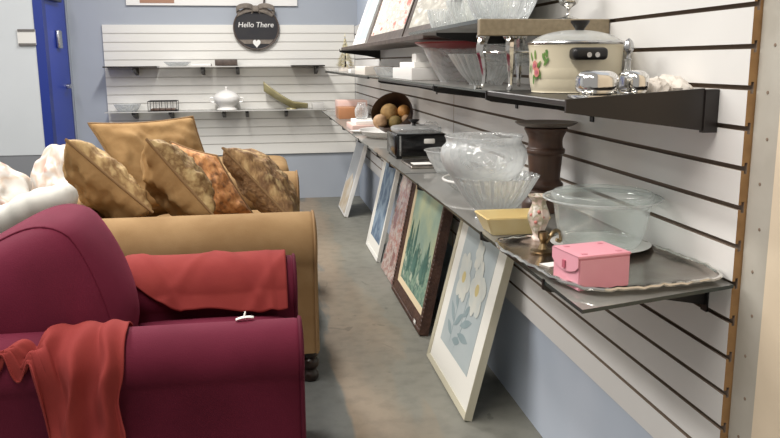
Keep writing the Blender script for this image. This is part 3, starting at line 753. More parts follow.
# wooden bowl on platter
t = thing('platter', 'white oblong platter under the dark wooden bowl of balls', 'platter', (.73, 4.62, ZS))
emit('body', lathe(spline([(0, 0), (.10, 0), (.13, .006), (.165, .035), (.172, .04), (.165, .041), (.125, .012), (0, .006)], 4), 48, (.728, 4.62, ZS), sx=.95, sy=1.25), 'ceramic', t)
bc = Vector((.765, 4.62, ZS + .135)); ax_ = Vector((-.42, -.70, .58)).normalized()
rot = Vector((0, 0, 1)).rotation_difference(ax_).to_matrix().to_4x4()
bp = spline([(0, -.118), (.05, -.112), (.095, -.075), (.118, -.02), (.122, .03), (.119, .034), (.112, .0), (.09, -.065), (.045, -.098), (0, -.103)], 4)
bm = lathe(bp, 48); bm.transform(Matrix.Translation(bc) @ rot)
tag(emit('wooden_bowl', bm, 'wood_bowl', origin=bc), 'dark brown wooden bowl tipped forward, filled with decorative balls', 'bowl')
e1_ = ax_.cross(Vector((0, 0, 1))).normalized(); e2_ = e1_.cross(ax_)
G = 'decorative balls in the wooden bowl'
for (a, b, dpt, r, m, s) in ((-.036, .022, -.028, .054, 'rattan', 'largest tan ball at the right of the wooden bowl'),
                             (.052, .035, -.030, .038, 'ball_orange', 'orange tan ball at the upper left of the wooden bowl'),
                             (.022, -.050, -.020, .042, 'ball_olive', 'olive ball at the bottom of the wooden bowl'),
                             (-.058, -.068, .020, .042, 'ball_pale', 'pale brown ball spilling over the front rim of the wooden bowl'),
                             (.080, -.022, -.028, .028, 'ball_pale', 'small pale ball at the left rim of the wooden bowl')):
    c = bc - e1_ * a * -1 + e2_ * b + ax_ * dpt if False else bc + (-e1_) * a + e2_ * b + ax_ * dpt
    bm = bmesh.new(); bmesh.ops.create_uvsphere(bm, u_segments=28, v_segments=18, radius=r, matrix=Matrix.Translation(c))
    tag(emit('decorative_ball', bm, m, origin=c), s, 'ball', G)
# far shelf clutter
def simple_box(name, label, cat, lo, hi, m, group=None, r=.003):
    return tag(emit(name, rbox(lo, hi, r, 2), m, origin=((lo[0] + hi[0]) / 2, (lo[1] + hi[1]) / 2, lo[2])), label, cat, group)
G = 'pale boxes at the end of the lower shelf'
simple_box('gift_box', 'lowest wide pale pink box at the end of the lower shelf', 'box', (.575, 5.05, ZS), (.80, 5.40, ZS + .035), 'pink_box', G)
simple_box('gift_box', 'white box lying on the wide pale pink box', 'box', (.60, 5.08, ZS + .0355), (.76, 5.36, ZS + .060), 'paper', G)
simple_box('gift_box', 'copper brown box on the far lower shelf by the corner', 'box', (.60, 6.15, ZS), (.78, 6.40, ZS + .085), 'copper', G)
simple_box('gift_box', 'pale pink box behind the copper brown box', 'box', (.62, 6.45, ZS), (.86, 6.70, ZS + .125), 'pink_box', G)
simple_box('picture_frame', 'small black frame standing against the wall left of the wooden bowl', 'frame', (.80, 5.02, ZS), (.895, 5.05, ZS + .15), 'black', None) if False else None
simple_box('storage_box', 'small black box against the slatwall behind the wooden bowl', 'box', (.80, 5.42, ZS), (.895, 5.56, ZS + .13), 'black', None)
t = thing('glass_jar', 'clear glass jar with a silver foot on the stacked pale boxes', 'jar', (.66, 5.25, ZS + .0605))
emit('body', lathe(spline([(0, 0), (.03, 0), (.042, .02), (.044, .06), (.03, .085), (.026, .1), (.03, .105)], 4), 32, (.66, 5.25, ZS + .0645)), 'glass_milky', t)
emit('foot', lathe([(0, 0), (.036, 0), (.036, .004), (0, .004)], 24, (.66, 5.25, ZS + .0603)), 'steel', t)
bowl('saucer', 'small white saucer near the front edge of the far lower shelf', 'saucer', (.60, 4.92, ZS), [(0, 0), (.03, 0), (.055, .012), (.056, .014), (.03, .004), (0, .003)], 'ceramic')

# ------------------------------------------------------------------ upper shelf objects
Z = ZU + .0005
# crock pot
KX, KY = .772, 1.90
t = thing('crock_pot', 'cream oval crock pot with a rose decal, black side handle and glass lid', 'slow cooker', (KX, KY, Z))
kp = spline([(0, 0), (.095, 0), (.105, .006), (.110, .03), (.112, .08), (.115, .108), (.116, .114), (.110, .116), (.106, .1), (.104, .02), (0, .01)], 4)
emit('body', lathe(kp, 56, (KX, KY, Z), sx=1.02, sy=.85), 'cream_enamel', t)
lidp = spline([(0, .030), (.04, .028), (.08, .019), (.105, .004), (.113, .0), (.115, .003), (.106, .009), (.08, .0225), (.04, .0315), (0, .034)], 4)
lid = emit('lid', lathe(lidp, 56, (KX, KY, Z + .117), sx=1.02, sy=.85), 'glass_rib', t)
emit('lid_rim', tube([(KX + .1165 * math.cos(2 * PI * k / 56), KY + .098 * math.sin(2 * PI * k / 56), Z + .119) for k in range(56)], .0045, 8, closed=True), 'steel', lid)
emit('knob', lathe([(0, 0), (.011, 0), (.011, .004), (.017, .012), (.023, .020), (.023, .024), (0, .025)], 24, (KX, KY - .02, Z + .148)), 'black', lid)
bm = rbox((KX - .055, KY - .128, Z + .078), (KX + .030, KY - .088, Z + .107), .01, 3); hnd = emit('side_handle', bm, 'black', t)
bm = bmesh.new()
for x in (.0, .02): lathe([(0, 0), (.006, 0), (.006, .003), (0, .003)], 12, (0, 0, 0), bm=bm)
vv = list(bm.verts)
for i, v in enumerate(vv):
    x, y, z_ = v.co; v.co = (KX - .02 + (.02 if i >= len(vv) / 2 else 0) + x, KY - .1285 - z_, Z + .09 + y)
emit('dial', bm, 'steel', hnd)
bm = bmesh.new(); rnd = random.Random(2)
def on_pot(a, z, off=.0012): return (KX + (.1125 + off) * 1.02 * math.cos(a), KY + (.1125 + off) * .85 * math.sin(a), Z + z)
def pot_patch(a, z, ra, rz, mi, rot=0, off=.0012):
    pts = []
    for i in range(10):
        th = 2 * PI * i / 10; x = ra * math.cos(th); y = rz * math.sin(th)
        pts.append(bm.verts.new(on_pot(a + (x * math.cos(rot) - y * math.sin(rot)) / .11, z + x * math.sin(rot) + y * math.cos(rot), off)))
    f = bm.faces.new(pts); f.material_index = mi
for k in range(14):
    pot_patch(-2.86 + rnd.uniform(-.25, .33), rnd.uniform(.022, .1), .004, .012, 0, rnd.uniform(-1, 1), .0012 + k * .0001)
for k, (a, z) in enumerate(((-2.88, .066), (-2.80, .050))): pot_patch(a, z, .010, .012, 1, 0, .003 + k * .0002); pot_patch(a, z, .005, .005, 2, 0, .004)
emit('rose_decal', bm, ['green', 'petal_pink', 'pink_dark'], t)
# silver footed stand with scrolled legs, holding a glass dish
SX, SY = .70, 2.135
t = thing('chafing_stand', 'ornate silver stand on tall scrolled legs beside the cream crock pot', 'stand', (SX, SY, Z))
ring = [(SX + .10 * math.cos(2 * PI * k / 48), SY + .10 * math.sin(2 * PI * k / 48), Z + .10) for k in range(48)]
emit('ring', tube(ring, .003, 8, closed=True), 'silver', t)
for ang in (-2.05, -2.95, .2, 1.2):
    ca, sa = math.cos(ang), math.sin(ang)
    P = spline([(.128, .0075), (.118, .0068), (.104, .012), (.10, .04), (.106, .08), (.112, .11), (.104, .135), (.098, .145), (.106, .152), (.116, .145)], 6)
    pts = [(SX + r * ca, SY + r * sa, Z + z) for r, z in P]
    rr = [.006 + .008 * max(0, math.sin(PI * min(1, max(0, (i / len(pts) - .3) / .6)))) for i in range(len(pts))]
    lg = emit('leg', tube(pts, rr, 8), 'silver', t)
    c = (SX + .108 * ca, SY + .108 * sa, Z + .142)
    bm = bmesh.new()
    for k in range(3): bmesh.ops.create_icosphere(bm, subdivisions=2, radius=.012, matrix=Matrix.Translation((c[0] + (k - 1) * .010 * -sa, c[1] + (k - 1) * .008 * ca, c[2] + (.003 if k == 1 else 0))))
    emit('scroll_cap', bm, 'silver', lg)
bowl('glass_bowl', 'clear glass dish resting inside the ornate silver stand', 'bowl', (SX, SY, Z + .065), spline([(0, 0), (.06, 0), (.085, .012), (.094, .034), (.105, .052), (.108, .055), (.102, .055), (.088, .034), (.08, .014), (0, .004)], 4), 'glass')
# silver dishes
def quonset(name, label, x0, x1, y, r, z, group, m='silver'):
    t = thing(name, label, 'dish', ((x0 + x1) / 2, y, z), group)
    bm = soft_box((x0, y - r, z + .006), (x1, y + r, z + .008 + r * 1.15), .62, 12)
    emit('cover', bm, m, t, angle=60)
    emit('base', rbox((x0 - .005, y - r - .006, z), (x1 + .005, y + r + .006, z + .008), .002, 2), m, t)
G = 'silver covered dishes on the upper shelf'
quonset('butter_dish', 'longer silver domed butter dish beside the crock pot', .645, .722, 1.565, .043, Z, G)
quonset('butter_dish', 'shorter silver domed dish right of the longer one', .738, .783, 1.56, .043, Z, G)
def shell(name, label, c, r, m, seed, cat, group=None):
    return tag(emit(name, lump(c, r, seed, .22, 4, -.3, 2.2), m, origin=c), label, cat, group)
shell('seashell', 'cream shell shaped dish beside the silver domed dishes', (.812, 1.565, Z), (.026, .036, .032), 'offwhite', 4, 'dish')
shell('table_linen', 'folded cream linen lying by the wall at the end of the upper shelf', (.862, 1.60, Z), (.034, .07, .035), 'offwhite', 12, 'linen')
t = thing('perfume_bottle', 'tall cut glass perfume bottle behind the silver dishes', 'bottle', (.838, 1.75, Z))
emit('body', lathe(spline([(0, 0), (.018, 0), (.022, .01), (.02, .04), (.008, .055), (.007, .075), (.010, .08)], 4), 24, (.838, 1.75, Z)), 'glass_rib', t)
emit('stopper', lathe(spline([(0, .078), (.006, .08), (.005, .09), (.012, .102), (.009, .118), (.004, .124), (0, .127)], 4), 16, (.838, 1.75, Z)), 'steel', t)
bowl('vase', 'small grey metal cup behind the crock pot by the wall', 'cup', (.872, 2.045, Z), [(0, 0), (.02, 0), (.018, .01), (.024, .06), (.026, .07), (.022, .06), (0, .012)], 'steel')
# ribbed glass bowl, platters
bowl('glass_bowl', 'wide ribbed clear glass bowl on the upper shelf left of the silver stand', 'bowl', (.745, 2.60, Z), spline([(0, 0), (.05, 0), (.055, .006), (.085, .04), (.115, .085), (.122, .096), (.118, .096), (.08, .042), (0, .01)], 4), 'glass_rib', 96, ribs(24, .025))
t = thing('platter', 'red and white oval platter lying on a milky glass bowl', 'platter', (.735, 3.02, Z + .122))
emit('body', lathe(spline([(0, 0), (.08, 0), (.12, .008), (.150, .022), (.148, .026), (.115, .013), (0, .005)], 4), 48, (.735, 3.02, Z + .1215), sx=.95, sy=1.2), 'red_plate', t)
emit('white_centre', lathe([(0, .0), (.078, .0), (.08, .002), (0, .002)], 40, (.735, 3.02, Z + .1275), sx=.95, sy=1.2), 'ceramic', t)
bowl('glass_bowl', 'plain milky glass bowl under the red and white platter', 'bowl', (.735, 3.02, Z), spline([(0, 0), (.045, 0), (.05, .005), (.07, .04), (.098, .09), (.112, .121), (.108, .121), (.066, .043), (0, .008)], 4), 'glass_milky', 48)
G = 'white boxes on the upper shelf'
simple_box('gift_box', 'large white flat box on the upper shelf left of the red rimmed platter', 'box', (.63, 3.32, Z), (.87, 3.80, Z + .05), 'white', G)
simple_box('gift_box', 'thin white box lying on the large white flat box', 'box', (.65, 3.36, Z + .0505), (.85, 3.72, Z + .075), 'paper', G)
simple_box('gift_box', 'small white box standing on the thin white box', 'box', (.66, 3.38, Z + .0755), (.74, 3.47, Z + .11), 'white', G)
bowl('glass_bowl', 'long shallow glass dish on the upper shelf beside the white boxes', 'dish', (.72, 4.255, Z), spline([(0, 0), (.08, 0), (.10, .01), (.115, .045), (.112, .045), (.095, .012), (0, .004)], 4), 'glass_milky', 40, sy=1.3)
simple_box('gift_box', 'off white long box on the far upper shelf', 'box', (.62, 4.75, Z), (.80, 5.25, Z + .05), 'offwhite', G)
simple_box('gift_box', 'little white box at the front of the far upper shelf', 'box', (.61, 5.42, Z), (.70, 5.56, Z + .03), 'white', G)
# gold tree
t = thing('tabletop_tree', 'small gold tinsel tree on the far upper shelf near the corner', 'tree', (.75, 7.05, Z))
simple = lathe([(0, 0), (.06, 0), (.06, .03), (.02, .035), (0, .035)], 20, (.75, 7.05, Z)); emit('base', simple, 'offwhite', t)
bm = bmesh.new(); rnd = random.Random(5)
for k in range(420):
    hgt = rnd.random() ** 1.2; a = rnd.uniform(0, 2 * PI); r = .085 * (1 - hgt) + .006
    c = Vector((.75 + r * .5 * math.cos(a), 7.05 + r * .5 * math.sin(a), Z + .04 + hgt * .24)); tip = c + Vector((math.cos(a) * r * .55, math.sin(a) * r * .55, -.012 + rnd.uniform(-.01, .012)))
    s = Vector((-math.sin(a), math.cos(a), rnd.uniform(-.5, .5))) * .006
    bm.faces.new([bm.verts.new(c + s), bm.verts.new(c - s), bm.verts.new(tip)])
emit('tinsel', bm, 'gold_tinsel', t, smooth=False)
emit('trunk', tube([(.75, 7.05, Z + .03), (.75, 7.05, Z + .29)], [.008, .002], 8), 'foot_wood', t)
emit('topper', lathe([(0, 0), (.006, .01), (.003, .02), (0, .045)], 8, (.75, 7.05, Z + .285)), 'gold_tinsel', t)

# top shelf glass
G = 'white ribbed glass on the top shelf'
Z2 = ZT + .0005
picket = lambda th, i: 1 + .035 * (1 if math.cos(26 * th) > 0 else -1)
for (x, y, r, s) in ((.66, 2.16, .095, 'white ribbed glass bowl at the near end of the top shelf'), (.655, 2.42, .085, 'white ribbed glass bowl in the middle of the pale glass top shelf'),
                     (.665, 2.86, .062, 'white ribbed glass bowl in front of the whitish streaked picture')):
    bowl('glass_bowl', s, 'bowl', (x, y, Z2), spline([(0, 0), (r * .6, 0), (r * .75, .01), (r * .95, .05), (r, .07), (r * .96, .07), (r * .7, .015), (0, .005)], 3), 'glass_milky', 104, picket, G)
bowl('goblet', 'small silver goblet at the near right end of the top shelf', 'goblet', (.82, 2.08, Z2), spline([(0, 0), (.03, 0), (.028, .004), (.006, .012), (.006, .03), (.025, .045), (.03, .08), (.027, .08), (0, .04)], 4), 'silver')

# ------------------------------------------------------------------ back wall shelves
G = 'shelves on the back slatwall'
YB = D - .006
def back_board(x0, x1, z, m, label, dep=.24, name='wooden_shelf', cat='shelf'):
    bm = bmesh.new(); rbox((x0, YB - dep, z - .012), (x1, YB - .001, z), .002, 1, bm)
    tag(emit(name, bm, m, smooth=False, origin=((x0 + x1) / 2, YB - dep / 2, z - .012)), label, cat, G)
def back_glass(x0, x1, z, label, dep=.24):
    t = thing('glass_shelf', label, 'shelf', ((x0 + x1) / 2, YB - dep / 2, z), G)
    bm = bmesh.new(); box(bm, (x0, YB - dep, z - .006), (x1, YB - .001, z)); emit('pane', bm, 'shelf_glass', t, smooth=False)
    bm = bmesh.new(); box(bm, (x0, YB - dep - .001, z - .006), (x1, YB - dep, z)); emit('polished_edge', bm, 'ceramic_grey', t, smooth=False)
ZA, ZB_ = 1.268, .872
back_board(-1.35, -.89, ZA, 'black_shelf', 'black board at the left end of the upper back shelf')
back_glass(-.885, .29, ZA - .004, 'long clear glass shelf of the upper back row')
back_board(.295, .60, ZA, 'black_shelf', 'black board at the right end of the upper back shelf')
back_glass(-1.36, .60, ZB_ - .004, 'long clear glass shelf of the lower back row')
def back_bracket(x, z, label):
    bm = bmesh.new(); prism([(YB - .001, z - .07), (YB - .10, z - .05), (YB - .22, z - .02), (YB - .22, z), (YB - .001, z)], x - .014, x + .014, 'x', bm)
    tag(emit('shelf_bracket', bm, 'black', smooth=False, origin=(x, YB, z - .07)), label, 'bracket', 'brackets on the back slatwall')
for x, s in ((-1.09, 'under the black board at the left of the upper back shelf'), (-.50, 'under the small dark box on the upper back shelf'), (-.19, 'right of the dark box, below the upper back shelf'), (.53, 'under the right black board of the upper back shelf')):
    back_bracket(x, ZA - .0125, 'black bracket ' + s)
for x, s in ((-1.12, 'below the clear dish on the lower back shelf'), (-.80, 'below the wire basket on the lower back shelf'), (-.33, 'below the white tureen'), (-.12, 'just right of the white tureen'), (.24, 'below the leaf shaped dish'),):
    back_bracket(x, ZB_ - .0105, 'black bracket ' + s)
simple_box('storage_box', 'small dark box on the upper back shelf under the round sign', 'box', (-.385, YB - .22, ZA), (-.19, YB - .05, ZA + .055), 'frame_dark')
bowl('glass_bowl', 'clear crumpled glass dish right of the left black board on the back shelf', 'dish', (-.72, YB - .13, ZA - .0035), spline([(0, 0), (.06, 0), (.10, .02), (.12, .04), (.11, .035), (0, .006)], 3), 'glass_milky', 40)
simple_box('tissue_box', 'flat white box on the upper back shelf left of the dark box', 'box', (-.60, YB - .22, ZA - .0035), (-.42, YB - .05, ZA + .018), 'white')
bowl('glass_bowl', 'wide shallow clear dish at the left of the lower back shelf', 'dish', (-1.18, YB - .125, ZB_ - .0035), spline([(0, 0), (.07, 0), (.1, .03), (.115, .062), (.11, .06), (0, .006)], 3), 'glass_milky', 40, ribs(14, .03))
# wire basket
t = thing('wire_basket', 'black wire rack basket on the lower back shelf', 'basket', (-.86, YB - .12, ZB_))
bm = bmesh.new()
x0, x1, y0, y1, z0, z1 = -.99, -.74, YB - .21, YB - .04, ZB_ - .001, ZB_ + .085
for z in (z0, z1): tube([(x0, y0, z), (x1, y0, z), (x1, y1, z), (x0, y1, z)], .004, 6, bm, closed=True)
emit('rim', bm, 'black', t)
bm = bmesh.new()
for i in range(6):
    x = x0 + (x1 - x0) * i / 5; tube([(x, y0, z1), (x, y0, z0), (x, y1, z0), (x, y1, z1)], .0025, 6, bm)
emit('wires', bm, 'black', t)
bm = rbox((x0 + .02, y0 + .01, ZB_ + .004), (x1 - .02, y1 - .01, ZB_ + .02), .004, 2); emit('wood_base', bm, 'dark_wood', t)
# tureen
t = thing('tureen', 'white lidded soup tureen on a foot on the lower back shelf', 'tureen', (-.30, YB - .125, ZB_))
c = (-.30, YB - .125, ZB_ - .003)
emit('body', lathe(spline([(0, 0), (.085, 0), (.088, .01), (.07, .028), (.09, .05), (.115, .085), (.118, .115), (.112, .118), (.1, .09), (0, .04)], 4), 40, c), 'ceramic', t)
lid = emit('lid', lathe(spline([(.114, .117), (.116, .122), (.09, .15), (.05, .172), (.012, .182), (0, .183)], 4), 40, c), 'ceramic', t)
emit('knob', lathe(spline([(0, .181), (.008, .183), (.007, .19), (.014, .2), (.008, .21), (0, .212)], 3), 16, c), 'ceramic', lid)
for s in (-1, 1):
    emit('handle', tube(spline([(c[0] + s * .114, c[1], c[2] + .105), (c[0] + s * .145, c[1], c[2] + .11), (c[0] + s * .145, c[1], c[2] + .075), (c[0] + s * .108, c[1], c[2] + .07)], 6), .007, 8), 'ceramic', t)
# leaf dish: long upswept
t = thing('leaf_dish', 'long olive leaf shaped dish with an upswept tip on the lower back shelf', 'dish', (.2, YB - .12, ZB_))
def leaf_fn(u, v):
    x = .04 + u * .40; wdt = .085 * math.sin(PI * min(1, .08 + u * .88)) ** .7; y = YB - .125 + (v - .5) * 2 * wdt
    z = ZB_ + .004 + .16 * max(0, (1 - u / .7)) ** 1.3 + .085 * (2 * v - 1) ** 2 * (1 - .5 * u)
    return (x, y, z)
emit('bowl', grid(leaf_fn, 30, 16), 'leaf_dish', t, solid=.006)
emit('foot', lathe([(0, 0), (.05, 0), (.045, .012), (0, .014)], 24, (.29, YB - .125, ZB_ - .0038)), 'leaf_dish', t)
simple_box('picture_frame', 'flat blue grey tin on the lower back shelf near the corner', 'tin', (.50, YB - .2, ZB_ - .0035), (.585, YB - .06, ZB_ + .05), 'ceramic_grey') if False else simple_box('tin_box', 'flat grey tin on the lower back shelf near the corner', 'tin', (.48, YB - .2, ZB_ - .0035), (.59, YB - .06, ZB_ + .05), 'ceramic_grey')
# round sign
SYp = YB - .035
t = thing('hanging_sign', 'round black chalkboard sign with a burlap bow hung on the back wall', 'sign', (-.008, SYp, 1.40))
bm = bmesh.new(); n = 56
prism([(-.008 + .205 * math.cos(2 * PI * k / n), 1.606 + .195 * math.sin(2 * PI * k / n)) for k in range(n)], SYp, SYp + .02, 'y', bm)
bd = emit('disc', bm, 'chalk', t, smooth=False)
emit('rim', tube([(-.008 + .203 * math.cos(2 * PI * k / n), SYp, 1.606 + .193 * math.sin(2 * PI * k / n)) for k in range(n)], .007, 8, closed=True), 'frame_dark', bd)
bm = bmesh.new()
prism([(-.165, 1.50), (.15, 1.50), (.11, 1.462), (-.12, 1.462)], SYp - .004, SYp - .0005, 'y', bm); emit('grey_band', bm, 'burlap', bd, smooth=False)
bm = bmesh.new(); hp = []
for i in range(28):
    a = 2 * PI * i / 28; hp.append((-.008 + .0026 * 16 * math.sin(a) ** 3 * .85, 1.468 + .0026 * (13 * math.cos(a) - 5 * math.cos(2 * a) - 2 * math.cos(3 * a) - math.cos(4 * a))))
prism(hp, SYp - .008, SYp - .0045, 'y', bm); emit('heart', bm, 'white', bd, smooth=False)
for word, wx in (('Hello', -.093), ('There', .077)):
    tx = bpy.data.curves.new('lettering', 'FONT'); tx.body = word; tx.size = .066; tx.extrude = .0015; tx.align_x = 'CENTER'; tx.shear = .15
    to = bpy.data.objects.new('tmp_text', tx); COL.objects.link(to)
    bpy.context.view_layer.update()
    me = bpy.data.meshes.new_from_object(to.evaluated_get(bpy.context.evaluated_depsgraph_get()))
    bpy.data.objects.remove(to)
    bm = bmesh.new(); bm.from_mesh(me)
    bm.transform(Matrix.Translation((wx - .008, SYp - .003, 1.612)) @ Matrix.Rotation(PI / 2, 4, 'X'))
    emit('lettering', bm, 'white', bd, smooth=False)
bow = bmesh.new()
for s in (-1, 1):
    def bf(u, v, s=s):
        a = 2 * PI * u; return (-.008 + s * (.02 + .085 * (1 - math.cos(a)) * .9), SYp - .012 - .02 * math.sin(a) , 1.775 + .032 * math.sin(a) + (v - .5) * .045 - .02 * (1 - math.cos(a)) * .3)
    grid(bf, 24, 3, bow)
    grid(lambda u, v, s=s: (-.008 + s * u * .16 + (v - .5) * .02, SYp - .008 - .006 * math.sin(6 * u), 1.772 - .05 * u * u + (v - .5) * .045), 10, 3, bow)
rbox((-.035, SYp - .036, 1.75), (.02, SYp - .002, 1.80), .008, 2, bow)
emit('burlap_bow', bow, 'burlap', t, solid=.003)
emit('cord', tube(spline([(.0, SYp - .01, 1.78), (.06, SYp, 1.80), (.075, SYp, 1.9), (.07, SYp + .02, 2.05)], 6), .008, 8), 'frame_dark', t)

# ------------------------------------------------------------------ upholstery
def arm_section(yc, zc, r, yi, yo, zb, n=26, side=1):
    """keyhole outline (y,z): roll on top of a vertical panel between yi and yo"""
    a0 = math.asin(max(-1, min(1, (yo - yc) / r))); a1 = math.asin(max(-1, min(1, (yi - yc) / r)))
    A = PI + PI / 2
    lo_, hi_ = (yi, yo) if yi < yo else (yo, yi)
    s0 = -PI / 2 + math.asin(max(-.98, min(.98, (hi_ - yc) / r))); s1 = PI + PI / 2 + math.asin(max(-.98, min(.98, (lo_ - yc) / r)))
    pts = [(hi_, zb)]
    for i in range(n + 1):
        t = s0 + (s1 - s0) * i / n; pts.append((yc + r * math.cos(t), zc + r * math.sin(t)))
    pts.append((lo_, zb)); return pts
def arm(name, parent, m, pm, x0, x1, sec, rnd_=.022):
    bm = bmesh.new(); n = len(sec); cyy = sum(p[0] for p in sec) / n; czz = sum(p[1] for p in sec) / n
    rings = []
    xs = [(x0, 1)] + [(x0 + (x1 - rnd_ - x0) * i / 10, 1) for i in range(1, 11)] + [(x1 - rnd_ + rnd_ * math.sin(PI / 2 * i / 5), 1 - (1 - math.cos(PI / 2 * i / 5)) * rnd_ * 4.2) for i in range(1, 6)]
    yc = (max(p[0] for p in sec) + min(p[0] for p in sec)) / 2
    for x, k in xs:
        ins = (1 - k) / 4.2
        ring = []
        for i, p in enumerate(sec):
            a, b = Vector(sec[i - 1]), Vector(sec[(i + 1) % n]); tn = (b - a); nn = Vector((tn.y, -tn.x)); nn = nn.normalized() if nn.length > 0 else nn
            q = Vector(p) - nn * ins * (1 if 0 < i < n - 1 else .6)
            ring.append(bm.verts.new((x, q.x, max(q.y, sec[0][1]))))
        rings.append(ring)
    for A, B in zip(rings, rings[1:]):
        for k in range(n): bm.faces.new((A[k], B[k], B[(k + 1) % n], A[(k + 1) % n]))
    bm.faces.new(rings[0]); bm.faces.new(list(reversed(rings[-1])))
    o = emit(name, bm, m, parent, angle=50)
    last = [(x1 - rnd_ * .35, p[0], p[1]) for p in sec]
    emit('piping', tube(last, .0055, 8), pm, o)
    return o
def cushion(name, parent, m, lo, hi, e=.28, puff=(0, 0, 0), pm=None, shear=None):
    bm = soft_box(lo, hi, e, 16, puff)
    if shear:
        for v in bm.verts: v.co = shear(v.co.copy())
    return emit(name, bm, m, parent, angle=80)

# --- burgundy armchair (faces the aisle, +X)
CH = thing('armchair', 'burgundy velvet armchair with rolled arms, draped with two red cloths', 'armchair', (-.35, 2.30, 0))
emit('base', rbox((-.80, 1.99, .06), (.055, 2.62, .32), .02), 'burgundy', CH)
secN = arm_section(1.985, .560, .082, 2.045, 1.93, .05); secF = arm_section(2.615, .560, .098, 2.675, 2.54, .05)
arm('arm', CH, 'burgundy', 'burgundy_piping', -.80, .088, secN)
arm('arm', CH, 'burgundy', 'burgundy_piping', -.80, .100, secF)
cushion('seat_cushion', CH, 'burgundy', (-.45, 2.05, .31), (.075, 2.535, .49), .22, (0.01, 0, .025))
bb = rbox((-.95, 1.95, .06), (-.76, 2.65, .72), .05, 4)
for v in bb.verts:
    v.co.x -= .0 + .10 * max(0, v.co.z - .3)
emit('back', bb, 'burgundy', CH)
def lean(p):
    p.x += -.30 * (p.z - .48)
    p.z -= .55 * max(0, -(p.x + .50)) * max(0, min(1, (p.z - .5) / .3))
    return p
bco = cushion('back_cushion', CH, 'burgundy', (-.78, 2.03, .44), (-.40, 2.56, .955), .46, (.075, .0, .0), shear=lean)
def back_pt(th, yh):
    p = 2 / .46; cx, cz = math.cos(th), math.sin(th); kk = ((1 - abs(yh) ** p) / (abs(cx) ** p + abs(cz) ** p)) ** (1 / p)
    x, z = cx * kk * 1.004, cz * kk * 1.004
    return lean(Vector((-.59 + x * (.19 + .075 * (1 - yh * yh) * (1 - z * z)), 2.295 + yh * .265, .6975 + z * .2575)))
emit('seam', tube([back_pt(-.9 + 3.9 * i / 50, -.66) for i in range(51)], .0032, 8), 'burgundy', bco)
for x, y in ((-.74, 1.98), (-.74, 2.6), (.03, 1.99), (.03, 2.6)):
    emit('foot', lathe([(0, 0), (.02, 0), (.028, .02), (.026, .06), (0, .06)], 16, (x, y, 0)), 'foot_wood', CH)
def arm_surface(sec_c, r, s, off, inner=1):
    """point on the roll profile: s metres past the top towards `inner` side (+1: +Y, -1: -Y); after the roll it drops straight"""
    yc, zc = sec_c; R = r + off; q = R * PI * .5
    if s < q: a = s / R; return (yc + inner * R * math.sin(a), zc + R * math.cos(a))
    return (yc + inner * (R), zc - (s - q))
# red cloth over the near arm
def near_cloth(u, v):
    X = -.68 + u * .335
    k = min(1, max(0, (X + .55) / .08)); k = k * k * (3 - 2 * k)
    s0 = .075 - .155 * k + .01 * math.sin(u * 15)
    send = .135 + .02 * math.sin(u * 24) + k * (.50 + .03 * math.sin(u * 22))
    s = s0 + v * (send - s0)
    fold = .015 * math.sin(u * 30 + 1.4 * v + 2.4 * noise.noise(Vector((u * 3, v * 2, 1)))) + .010 * noise.noise(Vector((u * 9, v * 4, 4)))
    kk = .25 + .9 * min(1, max(0, s) / .2)
    off = .012 + (fold + .016) * kk
    y, z = arm_surface((1.985, .560), .082, abs(s), off, -1 if s > 0 else 1)
    if s > 0 and s > .12: y -= .10 * (s - .12) * .35
    X2 = X - .05 * max(0, v - .2) * u + .02 * noise.noise(Vector((u * 5, v * 6, 9)))
    return (X2, y, z)
o = emit('throw', grid(near_cloth, 90, 60), 'red_cloth', origin=(-.45, 1.95, .4), solid=.004, angle=80)
tag(o, 'red cloth hanging in folds over the near arm of the burgundy armchair', 'throw', 'red throws on the burgundy armchair')
def far_cloth(u, v):
    X = -.45 + u * .515
    send = .222 + .012 * math.sin(u * 9) - .13 * max(0, (.35 - u) / .35)
    s = -.10 + v * (send + .10)
    fold = .008 * noise.noise(Vector((u * 3 - v * 1.5, v * 1.5, 14))) + .006 * max(0, math.sin((u * 4 - v * 1.6) * 3 + 2)) ** 6 + .004 * max(0, math.sin((u * 3 + v * 1.1) * 4 + .5)) ** 8 + .007 * max(0, math.sin(u * 31 - 1.2 * v)) ** 3 * max(0, u - .84) / .16
    off = .009 + max(0, fold + .008)
    y, z = arm_surface((2.615, .560), .098, abs(s), off, -1 if s > 0 else 1)
    if s > .17: y -= .04 * (s - .17) / .1
    return (X, y, z)
o = emit('throw', grid(far_cloth, 80, 50), 'red_cloth', origin=(-.2, 2.6, .6), solid=.004, angle=80)
tag(o, 'smooth red cloth covering the far arm of the burgundy armchair', 'throw', 'red throws on the burgundy armchair')
# tag
t = thing('price_tag', 'white price tag with a string lying on the burgundy armchair arm', 'tag', (-.06, 2.0, .642))
bm = bmesh.new(); grid(lambda u, v: (-.082 + .046 * u, 1.985 + .028 * v + .01 * u, .6480 + .004 * math.sin(u * 3) - .012 * (v - .3) ** 2), 6, 4, bm); emit('card', bm, 'paper', t, solid=.001)
emit('string', tube([(-.062, 1.99, .650), (-.060, 2.005, .656), (-.058, 2.02, .658), (-.058, 2.035, .632)], .0015, 6), 'paper', t)

